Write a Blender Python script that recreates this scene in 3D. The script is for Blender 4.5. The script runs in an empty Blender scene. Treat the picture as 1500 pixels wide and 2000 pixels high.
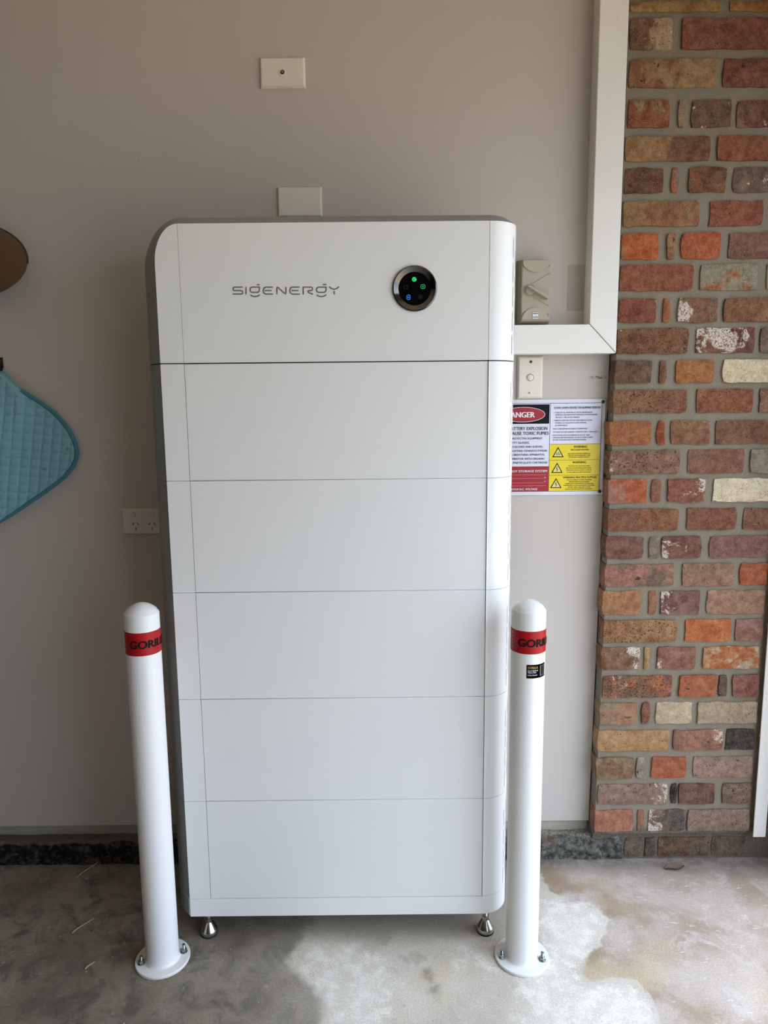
import bpy, bmesh, math, random
import numpy as np
from mathutils import Vector, Matrix, noise

random.seed(7)
C = bpy.context.scene.collection
SC = bpy.context.scene

# ------------------------------------------------------------------ camera
cam_data = bpy.data.cameras.new('camera')
cam_data.sensor_fit = 'VERTICAL'
cam_data.sensor_height = 24.0
cam_data.lens = 24.0 * 1400 / 2000
cam_data.clip_start = 0.05
cam = bpy.data.objects.new('camera', cam_data)
C.objects.link(cam)
YAW, PITCH, ROLL = 0.00054, 0.149806, -0.009676
fw = Vector((math.sin(YAW) * math.cos(PITCH), math.cos(YAW) * math.cos(PITCH), -math.sin(PITCH)))
r0 = Vector((math.cos(YAW), -math.sin(YAW), 0))
u0 = r0.cross(fw)
rr = math.cos(ROLL) * r0 + math.sin(ROLL) * u0
uu = -math.sin(ROLL) * r0 + math.cos(ROLL) * u0
m = Matrix((rr, uu, -fw)).transposed().to_4x4()
m.translation = Vector((0.5082, -1.6756, 1.3797))
cam.matrix_world = m
SC.camera = cam

# ------------------------------------------------------------------ sky, daylight, exposure
world = bpy.data.worlds.new('overcast_sky')
SC.world = world
world.use_nodes = True
bg = world.node_tree.nodes['Background']
# overcast sky, three times as bright at the zenith as at the horizon
wt = world.node_tree
tc = wt.nodes.new('ShaderNodeTexCoord')
sep = wt.nodes.new('ShaderNodeSeparateXYZ')
mr = wt.nodes.new('ShaderNodeMapRange')
mr.inputs[1].default_value, mr.inputs[2].default_value = 0.0, 1.0
mr.inputs[3].default_value, mr.inputs[4].default_value = 1 / 3, 1.0
mul = wt.nodes.new('ShaderNodeMath')
mul.operation = 'MULTIPLY'
mul.inputs[1].default_value = 9.0                     # zenith brightness
wt.links.new(tc.outputs['Generated'], sep.inputs[0])
wt.links.new(sep.outputs[2], mr.inputs[0])
wt.links.new(mr.outputs[0], mul.inputs[0])
wt.links.new(mul.outputs[0], bg.inputs['Strength'])
bg.inputs['Color'].default_value = (0.70, 0.835, 1.05, 1)
SC.view_settings.view_transform = 'Standard'
SC.view_settings.look = 'None'
SC.view_settings.gamma = 1.0
SC.view_settings.use_curve_mapping = False
SC.view_settings.exposure = 0.0
SC.cycles.use_denoising = True
SC.cycles.max_bounces = 10
SC.cycles.diffuse_bounces = 6

OPEN_X, OPEN_Y0, OPEN_Y1, OPEN_Z = 1.72, -3.2, 0.12, 2.2     # garage door opening in the right wall
portal = bpy.data.lights.new('daylight_opening', 'AREA')
portal.shape = 'RECTANGLE'
portal.size = OPEN_Y1 - OPEN_Y0
portal.size_y = OPEN_Z
portal.cycles.is_portal = True
po = bpy.data.objects.new('daylight_opening', portal)
po.matrix_world = Matrix(((0, 0, 1, OPEN_X + 0.06), (1, 0, 0, (OPEN_Y0 + OPEN_Y1) / 2), (0, 1, 0, OPEN_Z / 2), (0, 0, 0, 1)))
C.objects.link(po)

# ------------------------------------------------------------------ tables measured for the brickwork and the name on the inverter
# brick rows: bottom, top, then (left, right, colour, second colour, share of second, whitening, pits)
BRICKS = [
    (2.391, 2.454, [(1.143, 1.256, '8a5a45', '6e4638', 0.3, 0.2, 0.3), (1.274, 1.514, '96583f', '7d4a3c', 0.4, 0.1, 0.3), (1.532, 1.596, '7d4a3c', '96583f', 0.4, 0.1, 0.3)]),
    (2.353, 2.379, [(1.144, 1.374, '94683f', 'a88a58', 0.45, 0.15, 0.3), (1.396, 1.596, 'ad6438', 'a87848', 0.5, 0.05, 0.15)]),
    (2.265, 2.340, [(1.145, 1.256, '7a5542', 'c0a890', 0.3, 0.35, 0.5), (1.278, 1.523, '7e4a3a', '945448', 0.4, 0.1, 0.5), (1.544, 1.596, '8a5644', '7a4a3a', 0.4, 0.1, 0.4)]),
    (2.175, 2.245, [(1.148, 1.372, 'a98a66', '8f6244', 0.35, 0.15, 0.5), (1.389, 1.596, '7a463a', '8a5248', 0.3, 0.08, 0.5)]),
    (2.079, 2.147, [(1.148, 1.259, '8f4f30', '9a8a68', 0.25, 0.2, 0.3), (1.279, 1.297, '96685c', 'a08878', 0.4, 0.3, 0.4), (1.314, 1.418, '6e5244', '5e463c', 0.3, 0.45, 0.3), (1.431, 1.576, '6e463e', '86605a', 0.3, 0.4, 0.6)]),
    (1.997, 2.059, [(1.146, 1.367, 'a07c58', '734a36', 0.35, 0.15, 0.25), (1.386, 1.543, '8e5138', '96583f', 0.3, 0.15, 0.3), (1.559, 1.596, '7a463a', '8a5248', 0.3, 0.1, 0.4)]),
    (1.918, 1.984, [(1.147, 1.250, '623c32', '7a4a40', 0.3, 0.35, 0.6), (1.270, 1.291, '8c8276', 'b0694e', 0.4, 0.3, 0.2), (1.314, 1.414, '865432', '6a4430', 0.4, 0.2, 0.4), (1.430, 1.589, '6e5c52', '7a6a60', 0.3, 0.65, 0.3)]),
    (1.835, 1.900, [(1.146, 1.349, '946048', '9a7a52', 0.35, 0.06, 0.3), (1.374, 1.518, '8a4c3a', '96583f', 0.3, 0.06, 0.4), (1.536, 1.596, '7a463a', '8a5248', 0.3, 0.1, 0.4)]),
    (1.751, 1.820, [(1.144, 1.243, 'a8774f', 'bb5e24', 0.45, 0.06, 0.1), (1.265, 1.289, '945c3c', 'a08060', 0.3, 0.2, 0.2), (1.303, 1.408, 'b05634', 'bb6844', 0.3, 0.15, 0.1), (1.429, 1.596, '765048', '8a625a', 0.4, 0.15, 0.5)]),
    (1.671, 1.740, [(1.144, 1.341, '8a4a36', '9a5a40', 0.3, 0.03, 0.25), (1.359, 1.513, '979684', 'a85c30', 0.28, 0.1, 0.5), (1.535, 1.596, 'a89c88', '90847a', 0.3, 0.5, 0.2)]),
    (1.588, 1.653, [(1.143, 1.248, '7e4032', '8e5040', 0.3, 0.12, 0.2), (1.263, 1.284, 'a66040', 'b06a48', 0.3, 0.05, 0.1), (1.304, 1.411, '88604a', '76503e', 0.3, 0.5, 0.6), (1.427, 1.596, '85593f', '94694c', 0.3, 0.1, 0.45)]),
    (1.506, 1.575, [(1.142, 1.337, '80543a', '704632', 0.3, 0.15, 0.9), (1.357, 1.517, '7d4838', '6a3c34', 0.3, 0.75, 0.5), (1.530, 1.596, '786660', '8a7a70', 0.3, 0.3, 0.6)]),
    (1.427, 1.491, [(1.140, 1.243, '664a3c', '724e3e', 0.3, 0.02, 0.4), (1.261, 1.281, '744a38', '84563c', 0.3, 0.1, 0.5), (1.306, 1.411, 'a66a38', 'b07844', 0.3, 0.02, 0.25), (1.434, 1.596, 'e6dcc0', 'cfc4a8', 0.2, 0.35, 0.35)]),
    (1.346, 1.413, [(1.138, 1.342, '825040', '8c6648', 0.35, 0.12, 0.7), (1.367, 1.524, '98603e', '8a5038', 0.35, 0.12, 0.6), (1.539, 1.596, '8c6858', '9c7a6c', 0.3, 0.3, 0.4)]),
    (1.260, 1.327, [(1.132, 1.249, 'a0603a', 'ac7448', 0.35, 0.06, 0.2), (1.263, 1.286, '9a4a2e', '8a4632', 0.3, 0.1, 0.2), (1.301, 1.411, '885446', '8c7048', 0.3, 0.2, 0.45), (1.424, 1.596, '74503e', '845c48', 0.35, 0.04, 0.45)]),
    (1.179, 1.247, [(1.135, 1.331, '866050', '927062', 0.35, 0.15, 0.8), (1.352, 1.511, '86584a', '8c6458', 0.3, 0.2, 0.55), (1.525, 1.596, '9a9284', '8a8478', 0.3, 0.3, 0.4)]),
    (1.099, 1.166, [(1.133, 1.243, 'b05a34', 'a8786a', 0.35, 0.1, 0.25), (1.255, 1.282, '8a5a48', '96685a', 0.3, 0.1, 0.3), (1.300, 1.405, '8a5040', '7e4638', 0.3, 0.5, 0.3), (1.425, 1.596, 'eae2ca', 'd8ceb2', 0.2, 0.35, 0.35)]),
    (1.019, 1.083, [(1.136, 1.335, '7c5240', '8a5638', 0.4, 0.05, 0.6), (1.357, 1.499, '82503e', '8c5e4c', 0.35, 0.15, 0.45), (1.516, 1.596, '7c5444', '865c4c', 0.35, 0.05, 0.5)]),
    (0.939, 1.004, [(1.134, 1.241, '764e44', '80584e', 0.35, 0.15, 0.35), (1.256, 1.287, '8c8272', '7e7262', 0.4, 0.2, 0.4), (1.292, 1.404, '7e544a', '72483e', 0.3, 0.5, 0.6), (1.426, 1.596, '86605a', '90665a', 0.3, 0.1, 0.5)]),
    (0.858, 0.925, [(1.133, 1.332, '76685a', 'a8746a', 0.38, 0.15, 0.5), (1.354, 1.500, '94705e', 'a07c6a', 0.35, 0.15, 0.5), (1.516, 1.596, 'ae5c38', 'b8684a', 0.3, 0.05, 0.15)]),
    (0.775, 0.846, [(1.130, 1.241, 'a47452', 'b0805c', 0.35, 0.1, 0.25), (1.260, 1.286, '92603f', '9a6c50', 0.3, 0.1, 0.3), (1.295, 1.409, '785050', '8a6664', 0.35, 0.5, 0.5), (1.428, 1.595, 'a07a68', 'ae8a76', 0.35, 0.15, 0.25)]),
    (0.693, 0.761, [(1.134, 1.346, 'a47a54', '946444', 0.35, 0.05, 0.85), (1.370, 1.505, 'be6a36', 'c87a48', 0.35, 0.05, 0.3), (1.515, 1.596, '946860', 'a07a72', 0.35, 0.1, 0.35)]),
    (0.611, 0.680, [(1.131, 1.244, '8c6650', '7c5642', 0.3, 0.5, 0.5), (1.256, 1.273, 'b89a6a', 'a88858', 0.3, 0.1, 0.2), (1.294, 1.406, '8c5a50', '9a6a62', 0.35, 0.3, 0.4), (1.426, 1.591, 'b86a3a', 'c8b8a0', 0.3, 0.3, 0.3)]),
    (0.525, 0.594, [(1.139, 1.344, '7a5a48', 'b86a48', 0.3, 0.5, 1), (1.361, 1.472, 'a85e40', 'b66a48', 0.3, 0.02, 0.35), (1.477, 1.502, '54463c', '644f44', 0.4, 0.1, 0.4), (1.517, 1.596, '875048', '9c7068', 0.35, 0.3, 0.4)]),
    (0.443, 0.511, [(1.134, 1.242, '9c8672', 'a87a60', 0.4, 0.2, 0.4), (1.257, 1.281, '8a5040', '74564a', 0.35, 0.2, 0.7), (1.298, 1.405, 'ccbfa6', 'b8ac94', 0.3, 0.2, 0.2), (1.420, 1.596, 'a89882', 'b8aa96', 0.35, 0.25, 0.35)]),
    (0.360, 0.426, [(1.131, 1.342, 'bf9a72', 'b48a60', 0.4, 0.08, 0.4), (1.353, 1.499, 'a47462', '8c6458', 0.4, 0.45, 0.3), (1.508, 1.596, '26262a', '34343a', 0.3, 0.02, 0.1)]),
    (0.273, 0.341, [(1.128, 1.240, '94806a', '86664e', 0.4, 0.3, 0.4), (1.248, 1.274, '8c8480', 'a09890', 0.4, 0.4, 0.4), (1.292, 1.398, 'a8604a', 'b05a38', 0.4, 0.05, 0.1), (1.416, 1.596, '967a70', 'a68a80', 0.4, 0.35, 0.5)]),
    (0.189, 0.256, [(1.136, 1.346, '8e746a', '9c8076', 0.35, 0.4, 0.6), (1.354, 1.375, '1e2022', '28282a', 0.3, 0, 0.1), (1.377, 1.485, '6a4840', '785048', 0.3, 0.05, 0.4), (1.508, 1.596, '7e6656', '8c7666', 0.35, 0.1, 0.8)]),
    (0.103, 0.173, [(1.130, 1.248, 'ac705e', 'b87e6a', 0.35, 0.08, 0.25), (1.260, 1.281, '9a6654', '8a6a5a', 0.35, 0.15, 0.4), (1.291, 1.404, '7a6252', '4a4a4c', 0.3, 0.6, 0.5), (1.410, 1.596, '8c746a', '9a8478', 0.4, 0.2, 0.6)]),
]
LOGO = [
    [(0.1952, 1.643), (0.1772, 1.6432), (0.1743, 1.6419), (0.1735, 1.6392), (0.1743, 1.6365), (0.1768, 1.6356), (0.1915, 1.6355), (0.1942, 1.6343), (0.195, 1.6314), (0.194, 1.6287), (0.1913, 1.6279), (0.1721, 1.6281)],
    [(0.2029, 1.6434), (0.2022, 1.6271)],
    [(0.233, 1.6427), (0.2164, 1.6428), (0.2129, 1.6411), (0.2117, 1.6371), (0.2126, 1.6332), (0.216, 1.6314), (0.2283, 1.6313), (0.2317, 1.633), (0.2328, 1.6364), (0.233, 1.6427)],
    [(0.2272, 1.6481), (0.2339, 1.648)],
    [(0.2121, 1.6257), (0.2166, 1.623), (0.2226, 1.622), (0.2286, 1.623), (0.2335, 1.6257)],
    [(0.2635, 1.6422), (0.2474, 1.6424), (0.2431, 1.6404), (0.2411, 1.635), (0.2428, 1.6294), (0.2468, 1.6274), (0.2633, 1.6272)],
    [(0.2443, 1.635), (0.2602, 1.6348)],
    [(0.272, 1.6265), (0.2724, 1.6401), (0.2732, 1.6419), (0.2751, 1.6414), (0.2899, 1.6283), (0.2916, 1.6275), (0.2924, 1.6292), (0.2928, 1.6426)],
    [(0.324, 1.6418), (0.3075, 1.642), (0.3034, 1.6399), (0.3012, 1.6345), (0.3031, 1.6289), (0.307, 1.6267), (0.324, 1.6265)],
    [(0.3052, 1.6345), (0.3208, 1.6343)],
    [(0.3316, 1.6255), (0.332, 1.6418), (0.3495, 1.6416), (0.352, 1.6406), (0.3529, 1.6377), (0.3518, 1.6348), (0.3493, 1.6339), (0.3443, 1.6339), (0.3426, 1.6328), (0.3425, 1.6308), (0.3442, 1.6295), (0.3536, 1.6261)],
    [(0.3835, 1.6413), (0.3665, 1.6414), (0.3628, 1.6395), (0.3614, 1.6359), (0.3626, 1.632), (0.3663, 1.6301), (0.3786, 1.63), (0.3821, 1.6318), (0.3834, 1.6355), (0.3835, 1.6413)],
    [(0.3767, 1.647), (0.3842, 1.6469)],
    [(0.3616, 1.6243), (0.3666, 1.6216), (0.3726, 1.6208), (0.3786, 1.6217), (0.3837, 1.6246)],
    [(0.3906, 1.6422), (0.3955, 1.6381), (0.4015, 1.6361), (0.4075, 1.638), (0.4127, 1.6422)],
    [(0.4016, 1.6324), (0.4014, 1.625)],
]

# ------------------------------------------------------------------ helpers: colour and materials
def lin(h):
    h = h.lstrip('#')
    v = [int(h[i:i + 2], 16) / 255 for i in (0, 2, 4)]
    return tuple(c / 12.92 if c <= .04045 else ((c + .055) / 1.055) ** 2.4 for c in v)

class NT:
    def __init__(s, name):
        s.m = bpy.data.materials.new(name)
        s.m.use_nodes = True
        s.t = s.m.node_tree
        s.b = s.t.nodes['Principled BSDF']
    def n(s, typ, ins=None, **kw):
        nd = s.t.nodes.new(typ)
        for k, v in kw.items():
            setattr(nd, k, v)
        for k, v in (ins or {}).items():
            s.put(nd.inputs[k], v)
        return nd
    def put(s, sock, v):
        if isinstance(v, bpy.types.NodeSocket):
            s.t.links.new(v, sock)
        elif isinstance(v, bpy.types.Node):
            s.t.links.new(v.outputs[0], sock)
        else:
            if hasattr(sock.default_value, '__len__') and len(sock.default_value) == 4 and len(v) == 3:
                v = tuple(v) + (1,)
            sock.default_value = v
    def math(s, op, a, b=0.0, clamp=False):
        return s.n('ShaderNodeMath', {0: a, 1: b}, operation=op, use_clamp=clamp).outputs[0]
    def noise(s, vec, scale, detail=3, rough=.55, dist=0.0):
        return s.n('ShaderNodeTexNoise', {'Vector': vec, 'Scale': scale, 'Detail': detail, 'Roughness': rough, 'Distortion': dist}).outputs[0]
    def ramp(s, v, a, b, lo=0.0, hi=1.0):
        return s.n('ShaderNodeMapRange', {0: v, 1: a, 2: b, 3: lo, 4: hi}, interpolation_type='SMOOTHSTEP').outputs[0]
    def mix(s, f, a, b, mode='MIX'):
        nd = s.n('ShaderNodeMix', data_type='RGBA', blend_type=mode)
        s.put(nd.inputs[0], f); s.put(nd.inputs[6], a); s.put(nd.inputs[7], b)
        return nd.outputs[2]
    def bump(s, h, strength, dist):
        nd = s.n('ShaderNodeBump', {'Height': h, 'Strength': strength, 'Distance': dist})
        s.t.links.new(nd.outputs[0], s.b.inputs['Normal'])
        return nd
    def obj(s):
        return s.n('ShaderNodeTexCoord').outputs['Object']
    def set(s, **kw):
        names = {'color': 'Base Color', 'rough': 'Roughness', 'metal': 'Metallic', 'emit': 'Emission Color', 'power': 'Emission Strength', 'spec': 'Specular IOR Level', 'coat': 'Coat Weight', 'sheen': 'Sheen Weight'}
        for k, v in kw.items():
            s.put(s.b.inputs[names[k]], v)
        return s.m

def plain(name, hexcol, rough=.5, metal=0.0, grain=0.0, scale=80, bump=0.0, **kw):
    """One colour with a little procedural variation and grain."""
    t = NT(name)
    col = lin(hexcol)
    if grain:
        nz = t.noise(t.obj(), scale, 3)
        col = t.mix(nz, tuple(c * (1 - grain) for c in col), tuple(min(1, c * (1 + grain)) for c in col))
    if bump:
        t.bump(t.noise(t.obj(), scale * 3, 2), .3, bump)
    return t.set(color=col, rough=rough, metal=metal, **kw)

M = {}
M['white'] = plain('white_powder_coat', 'e3e3e0', .42, grain=.015, scale=6, bump=.0002)
M['grey_coat'] = plain('grey_powder_coat', '8a8a87', .5, grain=.02, scale=8)
M['core'] = plain('dark_seam_shade', '3a3a38', .8, grain=.05)
M['joint'] = plain('grey_joint', '9d9d9a', .8, grain=.05)
M['slit'] = plain('vent_shadow_plastic', 'adafb0', .7, grain=.05)
M['logo'] = plain('grey_print', '6a645e', .6, grain=.03)
M['chrome'] = plain('black_chrome', '5f5c58', .12, 1.0, grain=.03)
M['glass'] = plain('black_glass', '050506', .08, grain=.05)
M['steel'] = plain('bright_steel', 'c2beb6', .22, 1.0, grain=.06, scale=60)
M['zinc'] = plain('zinc_steel', '9aa09e', .32, 1.0, grain=.1, scale=120)
M['rubber'] = plain('black_rubber', '1c1b1a', .8, grain=.1)
M['boll'] = plain('white_gloss_paint', 'dfdedb', .32, grain=.012, scale=10)
M['plate'] = plain('white_plastic_plate', 'd9d2c4', .38, grain=.02, scale=20)
M['plate_white'] = plain('cool_white_plastic', 'cfccc6', .35, grain=.02, scale=20)
M['iso'] = plain('grey_beige_plastic', 'a49a88', .42, grain=.025, scale=25)
M['iso_dark'] = plain('shaded_grey_plastic', '958b7a', .45, grain=.03, scale=25)
M['duct'] = None
M['black'] = plain('black_print', '101012', .75, grain=.1, spec=.2)
M['hole'] = plain('dark_hole', '0c0b0a', .9, grain=.1)
M['red_tape'] = plain('red_reflective_tape', 'a00612', .42, grain=.12, scale=160, spec=.3)
M['pale_print'] = plain('pale_print', 'd8a8a8', .5, grain=.1)
M['gold'] = plain('gold_print', 'b99443', .5, grain=.05)
M['white_print'] = plain('white_print', 'd8d8dc', .5, grain=.03)
M['sign'] = plain('sign_aluminium', 'd0d0da', .3, grain=.03, scale=9)
M['sign_white'] = plain('sign_white', 'd4d4e0', .3, grain=.02, scale=9)
M['sign_red'] = plain('sign_red', '980c22', .32, grain=.04, scale=9)
M['sign_yellow'] = plain('sign_yellow', 'dcc400', .32, grain=.03, scale=9)
M['sign_pale'] = plain('sign_pale_yellow', 'd8cf7a', .32, grain=.03, scale=9)
M['screw'] = plain('dull_screw', '6a645e', .4, .8, grain=.2, scale=300)
M['hook'] = plain('black_iron', '15120f', .4, .3, grain=.15)
M['straw'] = plain('dry_straw', 'a39a84', .8, grain=.2, scale=200)
M['leaf'] = plain('dry_leaf', '6e5a4a', .8, grain=.3, scale=90)

def emissive(name, hexcol, power):
    t = NT(name)
    nz = t.noise(t.obj(), 200, 1)
    c = lin(hexcol)
    return t.set(color=(.01, .01, .01), emit=t.mix(nz, c, tuple(x * .9 for x in c)), power=power, rough=.2)
M['led_green'] = emissive('green_led', '18d060', 1.0)
M['led_icon'] = emissive('pale_green_led', '48c878', .8)
M['led_blue'] = emissive('blue_led', '3c8cf0', 1.1)
M['led_dim'] = emissive('dim_led', '303036', .5)

def wall_paint():
    t = NT('beige_wall_paint')
    o = t.obj()
    big = t.noise(o, 1.6, 3)
    col = t.mix(big, lin('b7afa6'), lin('bdb5ac'))
    smudge = t.ramp(t.noise(o, 7, 5, .6), .62, .78)
    col = t.mix(t.math('MULTIPLY', smudge, .12), col, lin('8f8474'))
    speck = t.ramp(t.noise(o, 55, 1, .5), .83, .86)
    col = t.mix(t.math('MULTIPLY', speck, .55), col, lin('6b5f52'))
    # scuff at the edge by the bricks, left where a fixing was
    sx = t.n('ShaderNodeSeparateXYZ', {0: o})
    dx = t.math('ABSOLUTE', t.math('SUBTRACT', sx.outputs[0], 1.112))
    dz = t.math('ABSOLUTE', t.math('SUBTRACT', sx.outputs[2], 1.447))
    sc = t.math('MULTIPLY', t.ramp(dx, .012, .03, 1, 0), t.ramp(dz, .002, .006, 1, 0))
    sc = t.math('MULTIPLY', sc, t.ramp(t.noise(o, 130, 2), .42, .6))
    col = t.mix(t.math('MULTIPLY', sc, .8), col, lin('40362e'))
    t.bump(t.noise(o, 260, 2), .12, .001)
    return t.set(color=col, rough=.62)
M['wall'] = wall_paint()
def duct_mat():
    t = NT('white_duct_plastic')
    o = t.obj()
    col = t.mix(t.noise(o, 6, 3), lin('dad7d0'), lin('e2dfd8'))
    sm = t.ramp(t.noise(o, 26, 5, .7, 1.2), .64, .72)
    col = t.mix(t.math('MULTIPLY', sm, .22), col, lin('8d887e'))
    tick = t.ramp(t.noise(o, 140, 1, .5), .82, .85)
    col = t.mix(t.math('MULTIPLY', tick, .5), col, lin('6d675e'))
    return t.set(color=col, rough=.42)
M['duct'] = duct_mat()
M['wall_dark'] = plain('dark_brick_wall', '54453a', .85, grain=.2, scale=6)  # dark brick colour of the unseen left and front walls, keeps bounce low
M['wall_patch'] = plain('older_wall_paint', 'a59d92', .6, grain=.05, scale=30)
M['ceiling'] = plain('ceiling_paint', 'f2e6d2', .7, grain=.03, scale=3)
M['skirt'] = plain('bare_render_strip', '8f8a7c', .85, grain=.25, scale=18, bump=.002)

def brick_mat():
    t = NT('reclaimed_brick')
    def attr(nm):
        return t.n('ShaderNodeAttribute', attribute_type='OBJECT', attribute_name=nm)
    o = t.obj()
    info = t.n('ShaderNodeObjectInfo')
    off = t.math('MULTIPLY', info.outputs['Random'], 37.0)
    vec = t.n('ShaderNodeVectorMath', {0: o, 1: t.n('ShaderNodeCombineXYZ', {0: off, 1: off, 2: off}).outputs[0]}, operation='ADD').outputs[0]
    a, b = attr('tone_a').outputs['Color'], attr('tone_b').outputs['Color']
    big = t.noise(vec, 13, 5, .65, .9)
    ox_ = t.n('ShaderNodeSeparateXYZ', {0: o}).outputs[0]
    big = t.math('ADD', big, t.math('MULTIPLY', ox_, attr('tone_push').outputs['Fac']))
    th = t.math('SUBTRACT', 1.0, attr('mix_amount').outputs['Fac'])
    f = t.ramp(t.math('SUBTRACT', big, t.math('MULTIPLY', th, .75)), -.05, .09)
    col = t.mix(f, a, b)
    fine = t.noise(vec, 170, 5, .75)
    med = t.noise(vec, 48, 5, .75)
    col = t.mix(t.ramp(med, .3, .7), t.mix(1.0, col, (.66, .62, .60), 'MULTIPLY'), t.mix(.14, col, (.62, .5, .38)))
    col = t.mix(t.ramp(fine, .35, .65), t.mix(1.0, col, (.80, .78, .76), 'MULTIPLY'), col)
    col = t.mix(1.0, col, (.86, .82, .74), 'MULTIPLY')
    grit = t.noise(vec, 330, 2, .6)
    col = t.mix(t.math('MULTIPLY', t.ramp(grit, .60, .70), .22), col, lin('b8a896'))
    col = t.mix(t.math('MULTIPLY', t.ramp(grit, .32, .40, 1, 0), .5), col, (.045, .03, .024))
    # dark pits and iron spots, fine ones and a few large
    dk = attr('dark_amount').outputs['Fac']
    pit = t.ramp(t.math('ADD', t.noise(vec, 170, 3, .6), t.math('MULTIPLY', dk, .13)), .685, .735)
    blob = t.ramp(t.math('ADD', t.noise(vec, 38, 2, .5), t.math('MULTIPLY', dk, .06)), .755, .785)
    pitm = t.math('MULTIPLY', t.math('MAXIMUM', pit, blob), .88)
    col = t.mix(pitm, col, (.030, .021, .018))
    # old lime and paint left on the face
    wn = t.noise(vec, 19, 6, .72, .5)
    wn = t.math('ADD', wn, t.math('MULTIPLY', ox_, attr('white_push').outputs['Fac']))
    wt = t.math('SUBTRACT', .74, t.math('MULTIPLY', attr('white_amount').outputs['Fac'], .30))
    w = t.ramp(t.math('SUBTRACT', wn, wt), 0, .06)
    w = t.math('MULTIPLY', w, t.ramp(t.noise(vec, 210, 3, .7), .38, .52))
    col = t.mix(t.math('MULTIPLY', w, .85), col, lin('c9beae'))
    h = t.math('ADD', t.math('MULTIPLY', fine, .25), t.math('SUBTRACT', t.math('MULTIPLY', med, .7), t.math('MULTIPLY', pitm, .9)))
    t.bump(h, .45, .005)
    return t.set(color=col, rough=.9, spec=.2)
M['brick'] = brick_mat()

def mortar_mat():
    t = NT('grey_mortar')
    o = t.obj()
    n1 = t.noise(o, 20, 4)
    n2 = t.noise(o, 240, 3, .7)
    col = t.mix(n1, lin('72695a'), lin('897f6e'))
    col = t.mix(t.ramp(n2, .55, .75), col, lin('998f7e'))
    sx = t.n('ShaderNodeSeparateXYZ', {0: o})
    mud = t.ramp(t.math('ADD', sx.outputs[2], t.math('MULTIPLY', t.math('SUBTRACT', n1, .5), .12)), .085, .13, 1, 0)
    col = t.mix(t.math('MULTIPLY', mud, .85), col, t.mix(t.ramp(n2, .4, .65), lin('4c443c'), lin('6e6458')))
    t.bump(t.math('ADD', n1, t.math('MULTIPLY', n2, .5)), .6, .006)
    return t.set(color=col, rough=.92, spec=.2)
M['mortar'] = mortar_mat()

def kerb_mat():
    t = NT('bitumen_and_old_concrete')
    o = t.obj()
    sx = t.n('ShaderNodeSeparateXYZ', {0: o})
    right = t.ramp(sx.outputs[0], .55, 1.0)
    n1 = t.noise(o, 48, 6, .75, .3)
    n2 = t.noise(o, 130, 4, .7)
    tar = t.mix(t.ramp(n1, .45, .68), lin('1c1a18'), lin('5c564c'))
    stone = t.mix(t.ramp(n1, .38, .64), lin('3e3c38'), lin('7d7a72'))
    col = t.mix(right, tar, stone)
    earth = t.math('MULTIPLY', t.ramp(t.noise(o, 9, 3), .5, .66), t.ramp(sx.outputs[2], .04, .075))
    col = t.mix(t.math('MULTIPLY', earth, .7), col, lin('6a5844'))
    col = t.mix(t.ramp(n2, .66, .76), col, lin('a8a294'))
    top = t.ramp(t.math('ADD', sx.outputs[2], t.math('MULTIPLY', n1, .012)), .074, .080)
    dust = t.mix(right, lin('6e6354'), lin('a29c8e'))
    col = t.mix(t.math('MULTIPLY', top, .85), col, t.mix(t.ramp(n2, .4, .6), dust, tuple(c * .7 for c in lin('8a8072'))))
    t.bump(t.math('ADD', n1, t.math('MULTIPLY', n2, .6)), .9, .012)
    return t.set(color=col, rough=.95, spec=.12)
M['kerb'] = kerb_mat()

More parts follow.
